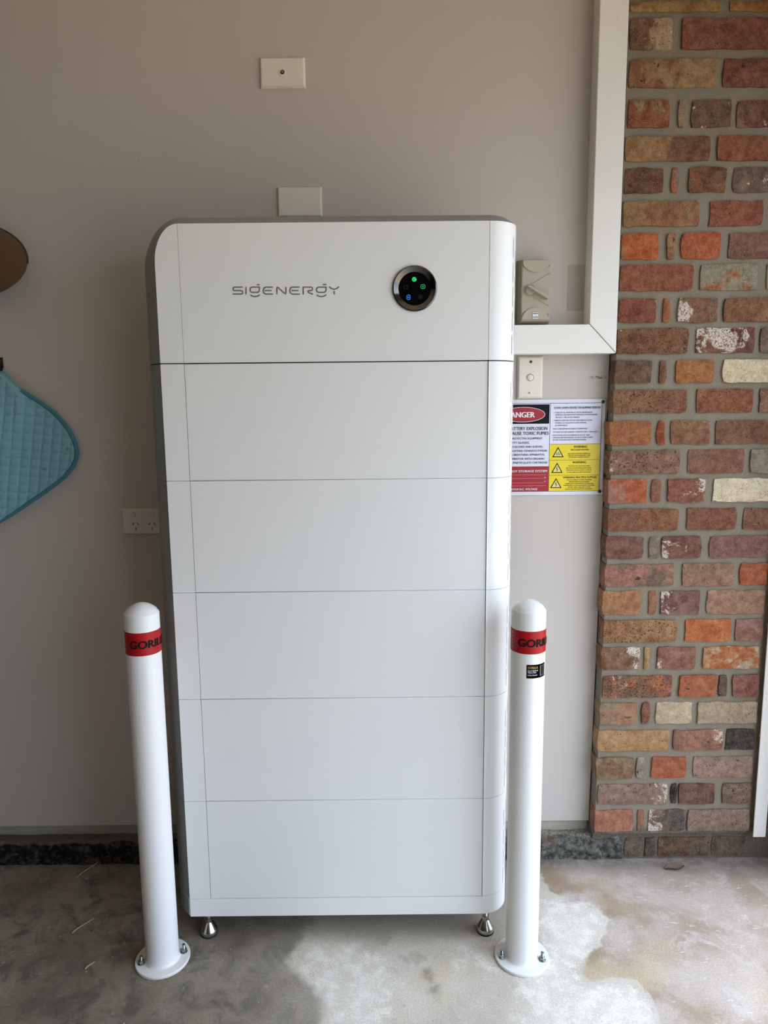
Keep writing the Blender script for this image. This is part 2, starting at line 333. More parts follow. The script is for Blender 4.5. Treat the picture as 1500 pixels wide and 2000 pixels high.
def floor_mat():
    t = NT('stained_concrete')
    o = t.obj()
    def A(nm):
        return t.n('ShaderNodeAttribute', attribute_type='GEOMETRY', attribute_name=nm).outputs['Fac']
    n1 = t.noise(o, 5, 5, .6, .4)
    n2 = t.noise(o, 26, 5, .65)
    n3 = t.noise(o, 220, 3, .7)
    streak = t.noise(t.n('ShaderNodeMapping', {'Vector': o, 'Rotation': (0, 0, .5), 'Scale': (1, 7, 1)}).outputs[0], 9, 4, .6)
    wob = t.math('ADD', t.math('MULTIPLY', t.math('SUBTRACT', n2, .5), .07), t.math('MULTIPLY', t.math('SUBTRACT', n3, .5), .012))
    pale = t.mix(t.ramp(n1, .3, .7), lin('c1b8a9'), lin('d6cdbf'))
    pale = t.mix(t.math('MULTIPLY', t.ramp(n2, .55, .75), .6), pale, lin('dad5cb'))
    pale = t.mix(t.math('MULTIPLY', t.ramp(t.noise(o, 11, 5, .7, .6), .55, .68), .55), pale, lin('a39c8f'))
    pale = t.mix(t.math('MULTIPLY', t.ramp(t.noise(o, 4.5, 2), .56, .66), .5), pale, lin('cdbfa2'))
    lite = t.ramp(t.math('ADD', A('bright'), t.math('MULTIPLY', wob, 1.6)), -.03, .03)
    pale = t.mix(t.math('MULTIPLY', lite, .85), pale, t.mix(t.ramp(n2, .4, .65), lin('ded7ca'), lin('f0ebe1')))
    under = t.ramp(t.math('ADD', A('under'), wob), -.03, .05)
    pale = t.mix(t.math('MULTIPLY', under, .6), pale, lin('8e8473'))  # contact shade of the cabinet, mixed into the concrete colour
    swipe = t.noise(t.n('ShaderNodeMapping', {'Vector': o, 'Rotation': (0, 0, .7), 'Scale': (1.0, 4.5, 1)}).outputs[0], 24, 5, .7, .4)
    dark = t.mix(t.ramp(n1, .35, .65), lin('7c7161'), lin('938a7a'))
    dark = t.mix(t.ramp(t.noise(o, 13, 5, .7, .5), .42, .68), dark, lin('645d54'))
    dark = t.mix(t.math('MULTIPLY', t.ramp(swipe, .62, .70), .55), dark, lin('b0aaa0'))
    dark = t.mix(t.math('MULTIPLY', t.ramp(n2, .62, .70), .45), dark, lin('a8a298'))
    tan = t.mix(t.ramp(n1, .35, .62), lin('ab9884'), lin('c2b4a8'))
    tan = t.mix(t.math('MULTIPLY', t.ramp(t.noise(o, 12, 5, .7, .6), .5, .66), .7), tan, lin('cfc6c0'))
    tan = t.mix(t.ramp(swipe, .60, .68), tan, lin('e0dbd6'))
    near = t.ramp(A('tan_side'), .02, .17, 1, 0)
    tan = t.mix(t.math('MULTIPLY', t.math('MULTIPLY', near, t.ramp(n1, .42, .66, 1, 0)), .9), tan, lin('a08a70'))
    tan = t.mix(t.math('MULTIPLY', t.ramp(t.noise(o, 3.0, 2), .54, .68), .6), tan, lin('cdbd9e'))
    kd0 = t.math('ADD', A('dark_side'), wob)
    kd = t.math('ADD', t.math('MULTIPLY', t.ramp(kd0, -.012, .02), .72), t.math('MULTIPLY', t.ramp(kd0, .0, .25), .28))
    kt = t.ramp(t.math('ADD', A('tan_side'), wob), -.004, .008)
    ks = t.ramp(t.math('ADD', A('spot'), wob), -.012, .02)
    kw = t.ramp(t.math('ADD', A('wall_dirt'), wob), -.05, .05)
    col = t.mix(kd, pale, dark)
    col = t.mix(t.math('MULTIPLY', ks, .65), col, lin('6d665e'))
    col = t.mix(kt, col, tan)
    sw = t.ramp(t.math('ADD', A('swirl'), t.math('MULTIPLY', wob, .25)), .004, .010, 1, 0)
    col = t.mix(t.math('MULTIPLY', sw, .75), col, lin('d2cabc'))
    col = t.mix(t.math('MULTIPLY', kw, .8), col, t.mix(t.ramp(n2, .42, .6), lin('6f655f'), lin('8d857e')))
    chip = t.ramp(t.noise(o, 60, 2, .5), .73, .76)
    col = t.mix(t.math('MULTIPLY', chip, .7), col, lin('d8d4ca'))
    grit = t.ramp(t.noise(o, 75, 2, .5, .3), .20, .24, 1, 0)
    col = t.mix(t.math('MULTIPLY', grit, .75), col, lin('38332e'))
    col = t.mix(t.ramp(n3, .35, .72), t.mix(1.0, col, (.80, .79, .78), 'MULTIPLY'), col)
    fleck = t.ramp(t.noise(o, 130, 3, .7), .62, .68)
    col = t.mix(t.math('MULTIPLY', fleck, .3), col, lin('5f5850'))
    t.bump(t.math('ADD', t.math('MULTIPLY', n3, .4), n2), .25, .003)
    return t.set(color=col, rough=t.ramp(n1, .3, .7, .55, .8), spec=.35)
M['floor'] = floor_mat()
M['outside'] = plain('sandy_driveway', 'c8b090', .9, grain=.1, scale=3)

def quilt_mat(name, h1, h2):
    t = NT(name)
    o = t.obj()
    col = t.mix(t.noise(o, 9, 3), lin(h1), lin(h2))
    col = t.mix(t.ramp(t.noise(o, 24, 3), .66, .8), col, lin('46685e'))
    t.bump(t.noise(o, 900, 2), .25, .0008)
    return t.set(color=col, rough=.75, sheen=.15)
M['pad'] = quilt_mat('pale_blue_quilted_cotton', '6f9fab', '7cabb6')
M['pad_edge'] = quilt_mat('teal_binding', '37707f', '417c8b')
M['pad_line'] = quilt_mat('grey_green_lining', '7f9088', '8d9b92')
def felt(name, h1, h2):
    t = NT(name)
    o = t.obj()
    col = t.mix(t.noise(o, 16, 4), lin(h1), lin(h2))
    t.bump(t.noise(o, 500, 3), .3, .001)
    return t.set(color=col, rough=.85, sheen=.2)
M['felt'] = felt('brown_oiled_felt', '4e371c', '5c4324')
M['felt_dark'] = felt('dark_felt_edge', '2c2018', '35281c')

# ------------------------------------------------------------------ helpers: objects
def add(name, me, mat=None, parent=None, loc=None):
    o = bpy.data.objects.new(name, me)
    C.objects.link(o)
    if mat is not None and me is not None and not me.materials:
        me.materials.append(mat)
    if parent is not None:
        o.parent = parent
    if loc is not None:
        o.location = loc
    return o

def thing(name, label, cat, loc=(0, 0, 0), group=None):
    o = bpy.data.objects.new(name, None)
    o.empty_display_size = .05
    o.location = loc
    C.objects.link(o)
    o['label'], o['category'] = label, cat
    if group:
        o['group'] = group
    return o

def struct(o):
    o['kind'] = 'structure'
    return o

def pyd(name, v, f, smooth=False, sharp=None):
    me = bpy.data.meshes.new(name)
    me.from_pydata([tuple(p) for p in v], [], f)
    me.update()
    if smooth:
        for p in me.polygons:
            p.use_smooth = True
        if sharp:
            me.set_sharp_from_angle(angle=math.radians(sharp))
    return me

def bm_mesh(name, bm, smooth=None):
    bmesh.ops.recalc_face_normals(bm, faces=bm.faces)
    me = bpy.data.meshes.new(name)
    bm.to_mesh(me)
    bm.free()
    if smooth:
        for p in me.polygons:
            p.use_smooth = True
        me.set_sharp_from_angle(angle=math.radians(smooth))
    return me

def bm_box(bm, x0, x1, y0, y1, z0, z1):
    v = [bm.verts.new(p) for p in ((x0, y0, z0), (x1, y0, z0), (x1, y1, z0), (x0, y1, z0), (x0, y0, z1), (x1, y0, z1), (x1, y1, z1), (x0, y1, z1))]
    for f in ((0, 3, 2, 1), (4, 5, 6, 7), (0, 1, 5, 4), (1, 2, 6, 5), (2, 3, 7, 6), (3, 0, 4, 7)):
        bm.faces.new([v[i] for i in f])
    return v

def box(name, x0, x1, y0, y1, z0, z1, bev=0.0, seg=2):
    bm = bmesh.new()
    bm_box(bm, x0, x1, y0, y1, z0, z1)
    if bev:
        bmesh.ops.bevel(bm, geom=list(bm.edges), offset=bev, segments=seg, affect='EDGES', profile=.5)
    return bm_mesh(name, bm, 40 if bev else None)

def bm_lathe(bm, prof, n=48, axis='Z', org=(0, 0, 0), a0=0.0):
    """Surface of revolution of (radius, height) pairs; axis Z, or -Y (facing the viewer)."""
    rings = []
    for r, h in prof:
        ring = []
        for i in range(n if r > 1e-6 else 1):
            a = a0 + 2 * math.pi * i / n
            p = (r * math.cos(a), r * math.sin(a), h) if axis == 'Z' else (r * math.cos(a), -h, r * math.sin(a))
            ring.append(bm.verts.new((p[0] + org[0], p[1] + org[1], p[2] + org[2])))
        rings.append(ring)
    for A, B in zip(rings, rings[1:]):
        for i in range(n):
            j = (i + 1) % n
            if len(A) == 1 and len(B) == 1:
                continue
            if len(A) == 1:
                bm.faces.new((A[0], B[j], B[i]))
            elif len(B) == 1:
                bm.faces.new((A[i], A[j], B[0]))
            else:
                bm.faces.new((A[i], A[j], B[j], B[i]))

def lathe(name, prof, n=48, axis='Z', org=(0, 0, 0), smooth=35, a0=0.0):
    bm = bmesh.new()
    bm_lathe(bm, prof, n, axis, org, a0)
    return bm_mesh(name, bm, smooth)

def prism(name, poly, y0, y1, bev=0.0):
    """A flat outline in the x-z plane given thickness from y0 (front) to y1."""
    bm = bmesh.new()
    a = [bm.verts.new((x, y0, z)) for x, z in poly]
    b = [bm.verts.new((x, y1, z)) for x, z in poly]
    ff = bm.faces.new(a)
    bm.faces.new(b[::-1])
    n = len(poly)
    for i in range(n):
        bm.faces.new((a[i], b[i], b[(i + 1) % n], a[(i + 1) % n]))
    if bev:
        bmesh.ops.bevel(bm, geom=list(ff.edges), offset=bev, segments=2, affect='EDGES')
    return bm_mesh(name, bm, 30)

def bm_stroke(bm, pts, w, y0, y1):
    """A pen stroke of width w along a polyline in the x-z plane, as thin solid boxes with mitred joints."""
    P = [Vector(p) for p in pts]
    closed = (P[0] - P[-1]).length < 1e-6
    if closed:
        P = P[:-1]
    n = len(P)
    L, R = [], []
    for i in range(n):
        p, q = (P[i - 1], P[(i + 1) % n]) if closed else (P[max(i - 1, 0)], P[min(i + 1, n - 1)])
        d0 = (P[i] - p).normalized() if (P[i] - p).length > 1e-9 else None
        d1 = (q - P[i]).normalized() if (q - P[i]).length > 1e-9 else None
        d0 = d0 or d1
        d1 = d1 or d0
        t = (d0 + d1).normalized()
        nn = Vector((-t.y, t.x))
        k = 1 / max(.5, nn.dot(Vector((-d1.y, d1.x))))
        L.append(P[i] + nn * w / 2 * k)
        R.append(P[i] - nn * w / 2 * k)
    vs = [[bm.verts.new((q.x, y, q.y)) for q in S] for y in (y0, y1) for S in (L, R)]
    for i in range(n if closed else n - 1):
        j = (i + 1) % n
        bm.faces.new((vs[0][i], vs[0][j], vs[1][j], vs[1][i]))
        bm.faces.new((vs[0][i], vs[2][i], vs[2][j], vs[0][j]))
        bm.faces.new((vs[1][i], vs[1][j], vs[3][j], vs[3][i]))

_texts = []
def text_block(name, lines, y, mat, parent, wrap=None, each=False):
    """Lettering: lines of (words, x, z of baseline, cap height, width or None, align, boldness, slant). Built at the end in one go."""
    if each:                                                   # one object for each line of print
        for ln in lines:
            _texts.append((name, [ln], y, mat, parent, wrap))
    else:
        _texts.append((name, lines, y, mat, parent, wrap))

def build_texts():
    made = []
    for name, lines, y, mat, parent, wrap in _texts:
        objs = []
        for body, x, z, cap, width, align, bold, slant in lines:
            cu = bpy.data.curves.new('lettering', 'FONT')
            cu.body = body
            cu.size = 1.0
            cu.resolution_u = 6 if wrap else 3
            cu.shear = slant
            ob = bpy.data.objects.new('lettering', cu)
            C.objects.link(ob)
            objs.append((ob, x, z, cap, width, align, bold))
        made.append((name, objs, y, mat, parent, wrap))
    bpy.context.view_layer.update()
    dg = bpy.context.evaluated_depsgraph_get()
    for name, objs, y, mat, parent, wrap in made:
        V, F = [], []
        _lift = [0.0]
        for ob, x, z, cap, width, align, bold in objs:
            me = bpy.data.meshes.new_from_object(ob.evaluated_get(dg))
            co = np.empty(len(me.vertices) * 3)
            me.vertices.foreach_get('co', co)
            co = co.reshape(-1, 3)
            sx = cap / .70
            w = co[:, 0].max() - co[:, 0].min()
            sc = sx if width is None else width / w
            X = (co[:, 0] - co[:, 0].min()) * sc
            if align == 'C':
                X -= w * sc / 2
            elif align == 'R':
                X -= w * sc
            Z = co[:, 1] * sx
            for kk, dx in enumerate((0.0, bold * 4 * cap) if bold else (0.0,)):   # bold print: struck twice, a hair apart
                b = len(V)
                lift = _lift[0] = (_lift[0] + .00012) if wrap else kk * .00015
                for a_, c_ in zip(X + x + dx, Z + z):
                    if wrap:                               # bend round an upright cylinder: x is an arc length
                        V.append(((wrap + lift) * math.sin(a_ / wrap), -(wrap + lift) * math.cos(a_ / wrap), c_))
                    else:
                        V.append((a_, y - lift, c_))
                for p in me.polygons:
                    F.append([b + i for i in p.vertices])
            cu = ob.data
            bpy.data.objects.remove(ob)
            bpy.data.curves.remove(cu)
            bpy.data.meshes.remove(me)
        add(name, pyd(name, V, F), mat, parent)

# ------------------------------------------------------------------ the setting
WY = 0.36                                        # face of the painted wall
struct(add('wall_back', prism('wall_back', [(-4.0, .108), (1.1285, .108), (1.1405, 1.5), (1.1405, 2.75), (-4.0, 2.75)], WY, WY + .12), M['wall']))
struct(add('wall_left', box('wall_left', -4.12, -4.0, -4.6, WY + .12, 0, 2.75), M['wall_dark']))
struct(add('wall_front', box('wall_front', -4.12, 1.84, -4.72, -4.6, 0, 2.75), M['wall_dark']))
bm = bmesh.new()
bm_box(bm, 1.72, 1.84, -4.6, OPEN_Y0, 0, 2.75)
bm_box(bm, 1.72, 1.84, OPEN_Y1, WY + .12, 0, 2.75)
bm_box(bm, 1.72, 1.84, OPEN_Y0, OPEN_Y1, OPEN_Z, 2.75)
struct(add('wall_right', bm_mesh('wall_right', bm), M['wall']))
struct(add('ceiling', box('ceiling', -4.12, 1.84, -4.72, WY + .12, 2.75, 2.85), M['ceiling']))
struct(add('baseboard_back', box('baseboard_back', -4.0, 1.126, WY + .004, WY + .05, .06, .1085, .003), M['skirt']))

# floor: a fine grid carrying its stains and the painted shade under the cabinet as signed distances
def seg_dist(px, py, pts):
    d = np.full(px.shape, 9.0)
    for (ax, ay), (bx, by) in zip(pts, pts[1:]):
        vx, vy = bx - ax, by - ay
        t = np.clip(((px - ax) * vx + (py - ay) * vy) / (vx * vx + vy * vy + 1e-12), 0, 1)
        d = np.minimum(d, np.hypot(px - ax - t * vx, py - ay - t * vy))
    return d

def inside(px, py, poly):
    ins = np.zeros(px.shape, bool)
    n = len(poly)
    for i in range(n):
        (ax, ay), (bx, by) = poly[i], poly[(i + 1) % n]
        with np.errstate(divide='ignore', invalid='ignore'):
            ins ^= ((ay > py) != (by > py)) & (px < (bx - ax) * (py - ay) / (by - ay + 1e-12) + ax)
    return ins

def signed(px, py, poly):
    d = seg_dist(px, py, poly + [poly[0]])
    return np.where(inside(px, py, poly), d, -d)

TAN = [(0.957, 0.242), (0.981, 0.186), (1.02, 0.138), (1.078, 0.142), (1.106, 0.071), (1.072, 0.006), (1.033, -0.038), (0.976, -0.104), (0.99, -0.144),
       (1.019, -0.147), (1.073, -0.132), (1.107, -0.16), (1.118, -0.212), (1.101, -0.273), (1.1, -.6), (2.3, -.6), (2.3, .5), (.95, .5)]
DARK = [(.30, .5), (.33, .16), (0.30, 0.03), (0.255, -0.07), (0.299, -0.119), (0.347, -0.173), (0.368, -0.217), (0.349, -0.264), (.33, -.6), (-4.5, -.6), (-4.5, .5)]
SPOT = [(0.581, -0.088), (0.599, -0.091), (0.623, -0.116), (0.63, -0.154), (0.632, -0.192), (0.618, -0.184), (0.602, -0.146), (0.588, -0.115)]
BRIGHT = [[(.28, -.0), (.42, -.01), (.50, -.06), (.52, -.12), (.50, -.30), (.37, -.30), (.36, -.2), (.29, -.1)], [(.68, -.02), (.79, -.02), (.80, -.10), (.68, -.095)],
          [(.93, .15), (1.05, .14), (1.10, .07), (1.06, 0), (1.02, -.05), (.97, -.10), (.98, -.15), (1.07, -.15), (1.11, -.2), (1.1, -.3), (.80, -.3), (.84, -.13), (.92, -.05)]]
SWIRL = [(0.949, -0.112), (0.959, -0.143), (0.987, -0.153), (1.02, -0.144), (1.055, -0.132), (1.101, -0.142), (1.12, -0.183), (1.119, -0.226), (1.109, -0.267)]
xs = np.concatenate([np.linspace(-4.0, -.85, 10), np.linspace(-.8, 1.84, 265)])
ys = np.concatenate([np.linspace(-4.6, -.5, 10), np.linspace(-.45, .42, 88)])
GX, GY = np.meshgrid(xs, ys)
nx, ny = len(xs), len(ys)
V = np.stack([GX, GY, np.zeros_like(GX)], -1).reshape(-1, 3)
F = [(j * nx + i, j * nx + i + 1, (j + 1) * nx + i + 1, (j + 1) * nx + i) for j in range(ny - 1) for i in range(nx - 1)]
fme = pyd('floor', V.tolist(), F)
fx, fy = V[:, 0], V[:, 1]
dirt_line = .285 - .03 * np.clip((fx - .9) * 2, 0, 1) + .0 * fx
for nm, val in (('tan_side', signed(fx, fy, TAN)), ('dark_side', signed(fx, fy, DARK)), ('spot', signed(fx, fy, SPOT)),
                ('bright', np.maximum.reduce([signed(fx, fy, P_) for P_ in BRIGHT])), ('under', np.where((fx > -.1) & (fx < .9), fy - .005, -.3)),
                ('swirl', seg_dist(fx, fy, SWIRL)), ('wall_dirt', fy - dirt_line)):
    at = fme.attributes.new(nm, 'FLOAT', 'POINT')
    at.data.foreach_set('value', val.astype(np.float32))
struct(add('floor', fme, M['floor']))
out = add('ground', box('ground', 1.84, 14, -12, 8, -.06, -.02), M['outside'])
struct(out)

# the rough kerb at the foot of the wall: old footing with torn bitumen membrane
kx = np.concatenate([np.linspace(-4.0, -.9, 60), np.linspace(-.89, 1.222, 420)])
rows = [(.327, -.006), (.326, .003), (.325, .010), (.3245, .017), (.324, .024), (.3235, .031), (.3235, .038), (.324, .045), (.3245, .052), (.325, .059), (.3265, .065), (.330, .0695), (.337, .0725), (.346, .0745), (.356, .076), (.3645, .077)]
V, F = [], []
for k, (y, z) in enumerate(rows):
    for x in kx:
        a = noise.fractal(Vector((x * 22, z * 60, 1.3)), .9, 2.0, 5) * .013
        b = noise.fractal(Vector((x * 13, 4.2 + z * 20, y * 14)), .9, 2.0, 5) * .009
        w = min(1, k / 2) * (1 if k < 13 else .3)
        lip = 0
        if 8 <= k <= 13:                                     # the membrane curls up towards the left
            lip = max(0, min(1, (-.1 - x) * 2.2)) * (.010 + .014 * noise.noise(Vector((x * 9, 0, 0)))) * (1 - abs(k - 10.5) / 4)
        V.append((x, y + a * w - lip * .5, z + b * w * (1 if k > 3 else .3) + lip))
n = len(kx)
F = [(k * n + i, k * n + i + 1, (k + 1) * n + i + 1, (k + 1) * n + i) for k in range(len(rows) - 1) for i in range(n - 1)]
struct(add('trim_1', pyd('trim_1', V, F, True), M['kerb']))

# brick pier: recessed mortar with every brick its own piece
BY = .305
mb = bmesh.new()
vs_ = {}
for k, (xl, yf, z) in enumerate(((1.133, BY + .024, 0.0), (1.133, BY + .024, .088), (1.133, BY + .007, .094), (1.1445, BY + .007, 1.5), (1.1445, BY + .007, 2.75))):
    vs_[k] = [mb.verts.new(p) for p in ((xl, yf, z), (1.72, yf, z), (1.72, .48, z), (xl, .48, z))]
for k in range(4):
    for i in range(4):
        mb.faces.new((vs_[k][i], vs_[k][(i + 1) % 4], vs_[k + 1][(i + 1) % 4], vs_[k + 1][i]))
mb.faces.new(vs_[0][::-1])
mb.faces.new(vs_[4])
pier = struct(add('wall_brick_pier', bm_mesh('wall_brick_pier', mb), M['mortar']))

def brick_mesh(w, h, d, seed, rough=1.0):
    """A worn brick: front face a small grid with uneven rim, sides run back into the mortar. Centred on its front face."""
    nu = max(3, min(11, int(w / .015)))
    nv = 4
    V, idx = [], {}
    for j in range(nv + 1):
        for i in range(nu + 1):
            u, v = i / nu, j / nv
            x, z = (u - .5) * w, (v - .5) * h
            edge = (i in (0, nu)) or (j in (0, nv))
            corner = (i in (0, nu)) and (j in (0, nv))
            q = noise.noise_vector(Vector((x * 30 + seed * 3.1, seed * 7.7, z * 30)))
            k = .0040 * rough
            y = q.y * .0018
            if edge:
                x += q.x * k - math.copysign(.0012 if i in (0, nu) else 0, x)
                z += q.z * k - math.copysign(.0012 if j in (0, nv) else 0, z)
                y = .0016 + abs(q.y) * .002
            if corner:
                x -= math.copysign(min(.0016, w * .08), x) * (1 + q.z)
                z -= math.copysign(.0014, z) * (1 + q.x)
            idx[i, j] = len(V)
            V.append((x, y, z))
    F = [(idx[i, j], idx[i + 1, j], idx[i + 1, j + 1], idx[i, j + 1]) for j in range(nv) for i in range(nu)]
    rim = [idx[i, 0] for i in range(nu)] + [idx[nu, j] for j in range(nv)] + [idx[i, nv] for i in range(nu, 0, -1)] + [idx[0, j] for j in range(nv, 0, -1)]
    b = len(V)
    for r_ in rim:
        x, y, z = V[r_]
        V.append((x + math.copysign(.0012, x), d, z + math.copysign(.0008, z)))
    n = len(rim)
    F += [(rim[i], b + i, b + (i + 1) % n, rim[(i + 1) % n]) for i in range(n)]
    return pyd('brick', V, F, True, 50)

def lay_brick(x0, x1, z0, z1, y, a, b, mixa, white, dark, seed, depth=.03, rough=1.0, wside=0, tside=0):
    o = add('brick', brick_mesh(x1 - x0, z1 - z0, depth, seed, rough), M['brick'], pier, ((x0 + x1) / 2, y + random.uniform(-.0018, .0018), (z0 + z1) / 2))
    o['tone_a'] = list(lin(a)); o['tone_b'] = list(lin(b))
    o['mix_amount'] = float(mixa); o['white_amount'] = float(white); o['dark_amount'] = float(dark)
    o['white_push'] = wside * .13 / ((x1 - x0) / 2)              # lime kept towards one end of the brick
    o['tone_push'] = tside * .22 / ((x1 - x0) / 2)
    return o

WSIDE = {(2, 0): 1, (10, 0): 1, (10, 2): -1, (11, 0): -1, (11, 1): -.6, (14, 2): 1, (16, 2): 1.1, (18, 2): -.8, (20, 2): -1, (22, 0): 1.1, (22, 2): -1, (25, 1): 1, (27, 0): 1, (28, 2): -1, (15, 0): -1, (9, 0): 0, (6, 0): .3}
TSIDE = {(8, 0): 1, (16, 0): -1, (2, 0): 1, (24, 0): 1, (5, 0): .8, (13, 0): -.8, (3, 0): -.4}
sd = 0
for ri, (z0, z1, row) in enumerate(BRICKS):
    for k, (x0, x1, a, b, mixa, white, dark) in enumerate(row):
        sd += 1
        lay_brick(x0, x1, z0, z1, BY, a, b, mixa, white, dark, sd, .05 if k == 0 else .03, 1.0, WSIDE.get((ri, k), 0), TSIDE.get((ri, k), 0))
for r_, (z0, z1, row) in enumerate(BRICKS):
    lay_brick(1.606 if r_ % 2 else 1.648, 1.715, z0, z1, BY, ('9a8478', 'a89488', '8a6a5c')[r_ % 3], '8c6a5c', .4, .75, .3, 300 + r_)
for r_ in range(3):                                             # the pier goes on up to the ceiling
    x = 1.146
    while x < 1.69:
        w_ = min(random.choice((.22, .23, .11, .105)), 1.715 - x)
        lay_brick(x, x + w_, 2.474 + .092 * r_, 2.474 + .092 * r_ + .072, BY, random.choice(('8a5644', '7a463a', '94683f', '6e5244')), '8a5e3e', .4, .15, .4, 400 + r_ * 9 + int(x * 50))
        x += w_ + .018
# the muddy footing course under the pier
for k, (x0, x1, a, b) in enumerate([(1.232, 1.285, '57504a', '6a5a4c'), (1.291, 1.326, '5c4c40', '4a4038'), (1.332, 1.488, '71563f', '5e4a3c'), (1.494, 1.598, '5c5044', '685848')]):
    lay_brick(x0, x1, .008, .072, BY + .0185, a, b, .45, .12, .6, 200 + k, .03, 1.3)
# steel door track beside the pier, painted white and chipped
tr = thing('door_track', 'white painted steel angle upright at the right end of the brickwork, chipped near its foot', 'door track', (1.6, .29, .092))
add('face_plate', box('face_plate', 0, .037, 0, .004, 0, 2.15, .0008, 1), M['duct'], tr)
add('side_plate', box('side_plate', .034, .038, .004, .0145, 0, 2.15, .0008, 1), M['duct'], tr)

# ------------------------------------------------------------------ the battery cabinet
Z0, ZB, MH, ZI, ZC = .075, .125, .27, 1.475, 1.781          # base bottom, base top, module height, inverter bottom, front top edge
XM, XR, RAD, DEP = .0545, .752, .069, .26
LEFT = [(0, 0), (-.006, .008), (-.013, .0145), (-.021, .022), (-.031, .037), (-.041, .058), (-.049, .081), (-.053, .105), (-.055, .14), (-.055, DEP)]
RIGHT = [(XR + RAD * math.sin(a), RAD - RAD * math.cos(a)) for a in [math.pi / 2 * i / 14 for i in range(15)]] + [(XR + RAD, DEP)]

def shell(name, path, z0, z1, thick, end_back=False):
    """A plan outline (open polyline, outward to its left going back to front) swept upright, with thickness."""
    n = len(path)
    inn = []
    for i in range(n):
        p, q = Vector(path[max(i - 1, 0)]), Vector(path[min(i + 1, n - 1)])
        t = (q - p).normalized()
        inn.append((path[i][0] - t.y * thick, path[i][1] + t.x * thick))
    V = [(x, y, z) for z in (z0, z1) for x, y in path] + [(x, y, z) for z in (z0, z1) for x, y in inn]
    F = []
    for i in range(n - 1):
        F.append((i, i + 1, n + i + 1, n + i))
        F.append((2 * n + i + 1, 2 * n + i, 3 * n + i, 3 * n + i + 1))
        F.append((n + i, n + i + 1, 3 * n + i + 1, 3 * n + i))
        F.append((i + 1, i, 2 * n + i, 2 * n + i + 1))
    F.append((0, n, 3 * n, 2 * n))
    F.append((n - 1, 3 * n - 1, 4 * n - 1, 2 * n - 1))
    return pyd(name, V, F, True, 28)

cab = thing('battery_cabinet', 'tall white stacked home battery cabinet with round black display, standing on steel feet', 'battery', (0, 0, 0))
def solid(name, path, z0, z1):
    n = len(path)
    V = [(x, y, z) for z in (z0, z1) for x, y in path]
    F = [(i, (i + 1) % n, n + (i + 1) % n, n + i) for i in range(n)] + [tuple(range(n))[::-1], tuple(range(n, 2 * n))]
    return pyd(name, V, F, True, 28)
PLAN = LEFT[::-1] + RIGHT
def inset(path, d):
    cx, cy = .38, .14
    return [(x + (d if x < cx else -d), min(max(y + d, .004), DEP - d)) for x, y in path]
def caps(par, z0, z1, gap):
    a = shell('side_cover', LEFT[::-1][:-1] + [(-.0002, .0)], z0, z1, .003)
    add('side_cover', a, M['grey_coat'], par)
    add('end_strip', box('end_strip', 0, XM - gap, 0, .004, z0, z1), M['white'], par)
    add('front_panel', box('front_panel', XM + gap * .2, XR - gap, 0.0, .004, z0, z1, .0006, 1), M['white'], par)
    add('corner_cover', shell('corner_cover', [(XR + .0004, 0)] + RIGHT, z0, z1, .003), M['white'], par)
    bm = bmesh.new()                                           # the rows of narrow slits in the corner cover
    rows_ = [(math.radians(57), 0.0), (math.radians(67), .028), (math.radians(76), .012)]
    for ang, off in rows_:
        cx, cy = XR + RAD * math.sin(ang), RAD - RAD * math.cos(ang)
        nx_, ny_ = math.sin(ang), -math.cos(ang)
        tx, ty = math.cos(ang), math.sin(ang)
        z = z0 + .014 + off
        while z + .044 < z1 - .008:
            vs = []
            for du in (-.0011, .0011):
                for dz in (0, .044):
                    vs.append(bm.verts.new((cx + tx * du + nx_ * .0004, cy + ty * du + ny_ * .0004, z + dz)))
            bm.faces.new((vs[0], vs[2], vs[3], vs[1]))
            z += .054
    add('vent_slits', bm_mesh('vent_slits', bm), M['slit'], par)

for i in range(5):
    z0, z1 = ZB + MH * i, ZB + MH * (i + 1)
    g0 = .0005
    me_ = solid('battery_module', inset(PLAN, .0035), z0, z1)
    mod = add('battery_module', me_, M['joint'], cab)
    caps(mod, z0 + g0, z1 - (g0 if i < 4 else .0011), .0008)
base = add('base_plinth', solid('base_plinth', PLAN, Z0, ZB - .0004), M['white'], cab)
add('side_cover', shell('side_cover', [(x - .0003, y) for x, y in LEFT[::-1][:-1]], Z0 + .0005, ZB - .001, .002), M['grey_coat'], base)

